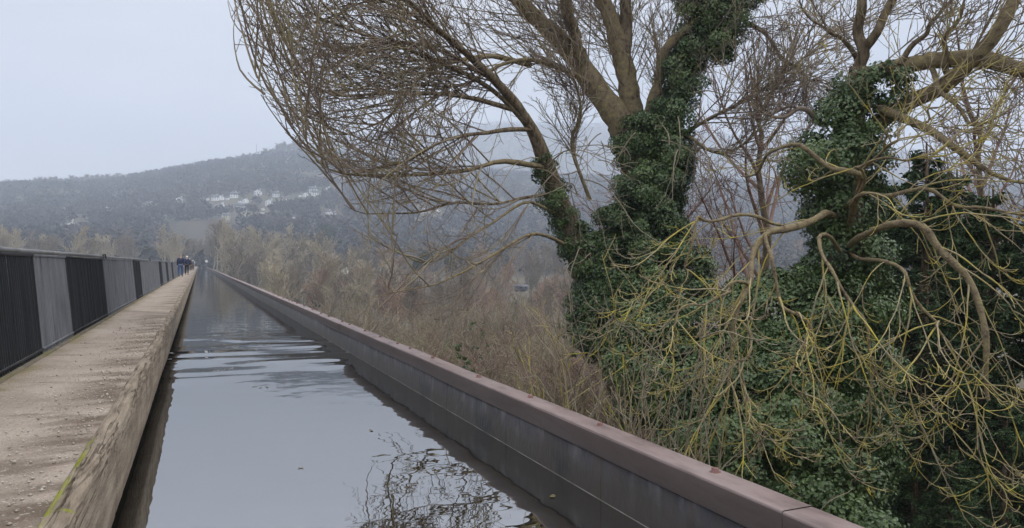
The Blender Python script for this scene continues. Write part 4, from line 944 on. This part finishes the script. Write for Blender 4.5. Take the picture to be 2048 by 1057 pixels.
# skyline trees
skp = None
random.seed(3)
rows = [(px, random.uniform(12, 17), 'bare tree in the row along the low skyline at left', 'skyline row at left') for px in np.linspace(70, 236, 17)] + \
       [(px, h, 'bare rounded tree on the hilltop near the mast', 'hilltop trees near the mast') for px, h in [(530, 16), (541, 13), (556, 22), (568, 24), (578, 20), (590, 25), (600, 24), (612, 18), (640, 15)]] + \
       [(px, random.uniform(8, 12), 'small bare tree on the wooded skyline', 'small skyline trees') for px in np.linspace(245, 500, 20)]
ridge = {}
for px, h, lab, grp in rows:
    u = (px - 1024) / F; ds_ = np.linspace(1200, 1640, 300) * math.cos(math.atan(u))
    pp = CAM + ds_[:, None] * (FWD + RGT * u); gz_ = ground(pp[:, 0], pp[:, 1]); i = np.argmax((gz_ - 1.85) / ds_)
    loc = (pp[i, 0], pp[i, 1], gz_[i] - .5)
    if skp is None:
        skp = thing('skyline_tree', loc, lab, 'tree', grp); bare_tree(1.0, skp, M['wood_grey'], M['wood_grey'], 22, 11, 5, 1.3, .62, .04, .026); skp.scale = (h, h, h)
    else: copy_thing(skp, loc, random.uniform(0, 6), (h * random.uniform(1.2, 1.6), h * random.uniform(1.2, 1.6), h), lab, grp)
p, _ = hit(513, 327, 900); p2 = p
mast = thing('radio_mast', p, 'thin lone mast standing on the wooded hilltop skyline', 'mast')
mb = MB(); mb.tubes(np.array([(0, 0, -2), (0, 0, 14), (0, 0, 30)]), np.array([.5, .4, .25]), 6); mb.build('pole', M['slate'], mast)
mb = MB(); mb.box(-1.2, 1.2, -.3, .3, 13, 14); mb.build('crossarm', M['slate'], mast)

# white round marker at the canal's end
p = P(413, 523, 300); mk = thing('marker_post', (p[0], p[1], 0), 'small post with round white board at the far end of the canal', 'sign')
m = MB(); m.box(-.06, .06, -.06, .06, -2, p[2]); m.build('post', M['slate'], mk)
a = np.arange(16) * math.pi / 8; r1 = np.stack([.55 * np.cos(a), np.full(16, -.10), p[2] + .55 * np.sin(a)], 1); r2 = r1 + np.array([0, .03, 0])
m = MB(); m.add(np.concatenate([r1, r2]), [(i, (i + 1) % 16, 16 + (i + 1) % 16, 16 + i) for i in range(16)]); m.add(r1, None, [(0, i, i + 1) for i in range(1, 15)]); m.add(r2, None, [(0, i, i + 1) for i in range(1, 15)])
m.build('round_board', M['white'], mk)

# a few floating leaves
lf = material('floating_leaf', [(.10, .08, .04), (.20, .16, .08)], 20, rough=.6)
for i, (px, py, sz) in enumerate([(510, 774, .035), (521, 776, .022), (533, 775, .030), (601, 937, .022), (1105, 994, .030), (742, 862, .026), (505, 700, .04)]):
    d = 1.85 * F / (py - 528.5); p = P(px, py, d); a = np.arange(8) * math.pi / 4 + i
    r_ = sz * (1 + .35 * np.cos(2 * a)); m = MB(); v = np.stack([r_ * np.cos(a + i), r_ * np.sin(a + i), .004 + .004 * np.cos(a * 2)], 1)
    m.add(np.concatenate([v, [(0, 0, .003)]]), None, [(8, k_, (k_ + 1) % 8) for k_ in range(8)])
    o = m.build('floating_leaf', lf); o.location = (p[0], p[1], .002)
    tag(o, 'tiny brown leaf floating on the calm canal water', 'leaf', 'floating leaves')
# ------------------------------------------------------------------ people on the towpath
def skin(name, verts, edges, rad, mat, parent, lvl=1):
    me = bpy.data.meshes.new(name); me.from_pydata([tuple(v) for v in verts], edges, []); me.materials.append(mat)
    o = bpy.data.objects.new(name, me); link(o, parent)
    o.modifiers.new('skin', 'SKIN').use_smooth_shade = True
    for i, r in enumerate(rad):
        sv = me.skin_vertices[0].data[i]; sv.radius = (r, r) if np.isscalar(r) else r; sv.use_root = (i == 0)
    sb = o.modifiers.new('sub', 'SUBSURF'); sb.levels = lvl; sb.render_levels = lvl
    return o
def person(x, y, h, label, coat, trousers, hair, phase, hat=None, rz=0, coat_len=.0):
    t = thing('person', (x, y, PZ + .002), label, 'person', 'walkers on the towpath', rz); s = h / 1.75
    a = math.sin(phase); st = .20 * a
    # walking away (+Y): pelvis, spine, neck, head; legs, arms
    V = {'pel': (0, 0, .95), 'wst': (0, .01, 1.10), 'che': (0, .02, 1.32), 'nek': (0, .03, 1.48), 'hd0': (0, .04, 1.57), 'hd1': (0, .045, 1.66), 'hd2': (0, .04, 1.72), 'nos': (0, .145, 1.625)}
    RD = {'pel': (.16, .11), 'wst': (.14, .10), 'che': (.17, .115), 'nek': .055, 'hd0': (.075, .09), 'hd1': (.082, .098), 'hd2': (.055, .07), 'nos': .012}
    E = [('pel', 'wst'), ('wst', 'che'), ('che', 'nek'), ('nek', 'hd0'), ('hd0', 'hd1'), ('hd1', 'hd2'), ('hd0', 'nos')]
    for sg, n in ((-1, 'l'), (1, 'r')):
        k = st * sg
        V.update({n + 'hip': (.095 * sg, 0, .90), n + 'kne': (.10 * sg, k * .75 + .03, .49), n + 'ank': (.10 * sg, k * 1.6 - (.10 if k < 0 else 0), .09 + (.06 if k < -.05 else 0)), n + 'toe': (.115 * sg, k * 1.6 + .17 - (.10 if k < 0 else 0), .035),
                  n + 'sho': (.185 * sg, .02, 1.41), n + 'elb': (.235 * sg, -k * .7 - .02, 1.14), n + 'wri': (.235 * sg, -k * 1.1 + .07, .90), n + 'pal': (.23 * sg, -k * 1.15 + .09, .83)})
        RD.update({n + 'hip': .09, n + 'kne': .058, n + 'ank': .042, n + 'toe': .036, n + 'sho': .06, n + 'elb': .043, n + 'wri': .029, n + 'pal': (.022, .038)})
        E += [('pel', n + 'hip'), (n + 'hip', n + 'kne'), (n + 'kne', n + 'ank'), (n + 'ank', n + 'toe'), ('che', n + 'sho'), (n + 'sho', n + 'elb'), (n + 'elb', n + 'wri'), (n + 'wri', n + 'pal')]
        pw = np.array(V[n + 'pal'])
        for f, (dy, l) in enumerate(((-.030, .060), (-.010, .075), (.010, .080), (.030, .070))):
            V[n + 'f%d' % f] = tuple(pw + np.array([0, dy, -.055])); V[n + 'g%d' % f] = tuple(pw + np.array([-.014 * sg, dy + .008, -.055 - l]))
            RD[n + 'f%d' % f] = .010; RD[n + 'g%d' % f] = .008; E += [(n + 'pal', n + 'f%d' % f), (n + 'f%d' % f, n + 'g%d' % f)]
        V[n + 'th'] = tuple(pw + np.array([-.01 * sg, .055, -.03])); RD[n + 'th'] = .010; E.append((n + 'pal', n + 'th'))
    ks = list(V); ix = {k: i for i, k in enumerate(ks)}
    def make(name, keys, edges, grow_, mat, over_=None):
        ii = {k: i for i, k in enumerate(keys)}; rr = []
        for k in keys:
            r = (over_ or {}).get(k, RD[k]); r = np.array(r if not np.isscalar(r) else (r, r)) + grow_; rr.append(tuple(r * s))
        return skin(name, [np.array(V[k]) * s for k in keys], [(ii[a_], ii[b_]) for a_, b_ in edges], rr, mat, t)
    make('body', ks, E, 0, M['skin'])
    ck = ['che', 'wst', 'pel', 'nek', 'lsho', 'lelb', 'lwri', 'rsho', 'relb', 'rwri']
    make('jacket', ck, [('che', 'wst'), ('wst', 'pel'), ('che', 'nek'), ('che', 'lsho'), ('lsho', 'lelb'), ('lelb', 'lwri'), ('che', 'rsho'), ('rsho', 'relb'), ('relb', 'rwri')], .028, coat, {'pel': (.175, .125), 'wst': (.17, .125), 'nek': .05})
    tk = ['pel', 'lhip', 'lkne', 'lank', 'rhip', 'rkne', 'rank']
    make('trousers', tk, [('pel', 'lhip'), ('lhip', 'lkne'), ('lkne', 'lank'), ('pel', 'rhip'), ('rhip', 'rkne'), ('rkne', 'rank')], .02, trousers, {'pel': (.15, .10)})
    for n in 'lr': make('shoe', [n + 'ank', n + 'toe'], [(n + 'ank', n + 'toe')], .014, M['pane'])
    # hair or hat: a cap over the back and top of the head
    m = MB(); nu, nv_ = 12, 7; vv = []
    for i in range(nv_):
        ph = i / (nv_ - 1) * 1.75
        for j in range(nu):
            an = j / nu * 2 * math.pi; front = max(0, math.sin(an)); p2_ = ph * (1 - .42 * front)
            vv.append((.094 * math.sin(p2_) * math.cos(an), .04 + .112 * math.sin(p2_) * math.sin(an), 1.645 + .108 * math.cos(p2_)))
    m.add(np.array(vv) * s, [(i * nu + j, i * nu + (j + 1) % nu, (i + 1) * nu + (j + 1) % nu, (i + 1) * nu + j) for i in range(nv_ - 1) for j in range(nu)])
    o = m.build('hat' if hat else 'hair', hat or hair, t, True)
    if hat:
        m = MB(); an = np.arange(16) * math.pi / 8; r1 = np.stack([.10 * np.cos(an), .04 + .118 * np.sin(an), np.full(16, 1.655)], 1); r2 = np.stack([.125 * np.cos(an), .05 + .16 * np.sin(an), np.full(16, 1.64)], 1)
        m.add(np.concatenate([r1, r2]) * s, [(i, (i + 1) % 16, 16 + (i + 1) % 16, 16 + i) for i in range(16)]); m.build('brim', hat, o)
    return t
def cloth(n, c): return material(n, [tuple(v * .8 for v in c), c], 6, rough=.85, bump=.3)
navy, jean, black, grey, pale, whit, tanh = cloth('navy_cloth', (.026, .034, .075)), cloth('denim', (.075, .12, .24)), cloth('black_cloth', (.014, .014, .018)), cloth('grey_cloth', (.10, .105, .13)), cloth('pale_cloth', (.62, .64, .68)), cloth('white_cloth', (.78, .78, .76)), cloth('sandy_hair', (.42, .30, .20))
whair = cloth('white_hair', (.70, .68, .66)); brown = cloth('brown_cloth', (.12, .09, .07))
person(-1.40, 66.5, 1.86, 'nearest walker, in navy jacket and blue jeans, with sandy hair', navy, jean, tanh, 1.2)
person(-1.08, 77, 1.86, 'walker in dark coat and white hat just ahead of the nearest one', navy, black, whair, -1.0, hat=whit)
person(-1.25, 112, 1.84, 'walker in dark clothes and white cap in the middle of the line', black, brown, whair, 1.0, hat=whit)
person(-.95, 122, 1.80, 'walker in grey coat ahead of the white-capped one', grey, brown, brown, -1.1)
person(-.98, 146, 1.82, 'farthest walker, in pale top and dark trousers', pale, black, whair, .9)

# ------------------------------------------------------------------ the haze in the valley
m = MB(); m.box(-3400, 3400, -3400, 3400, -140, 640)
hz = m.build('haze', M['white']); hz.data.materials.clear()
hm = bpy.data.materials.new('haze_air'); hm.use_nodes = True; nt = hm.node_tree; nt.nodes.clear()
o_ = nt.nodes.new('ShaderNodeOutputMaterial'); pv_ = nt.nodes.new('ShaderNodeVolumePrincipled')
pv_.inputs['Color'].default_value = (.72, .81, .95, 1); pv_.inputs['Density'].default_value = .00060; pv_.inputs['Anisotropy'].default_value = .15
nt.links.new(pv_.outputs[0], o_.inputs['Volume']); hz.data.materials.append(hm)
tag(hz, 'pale grey-blue haze filling the valley', 'haze', kind='stuff')
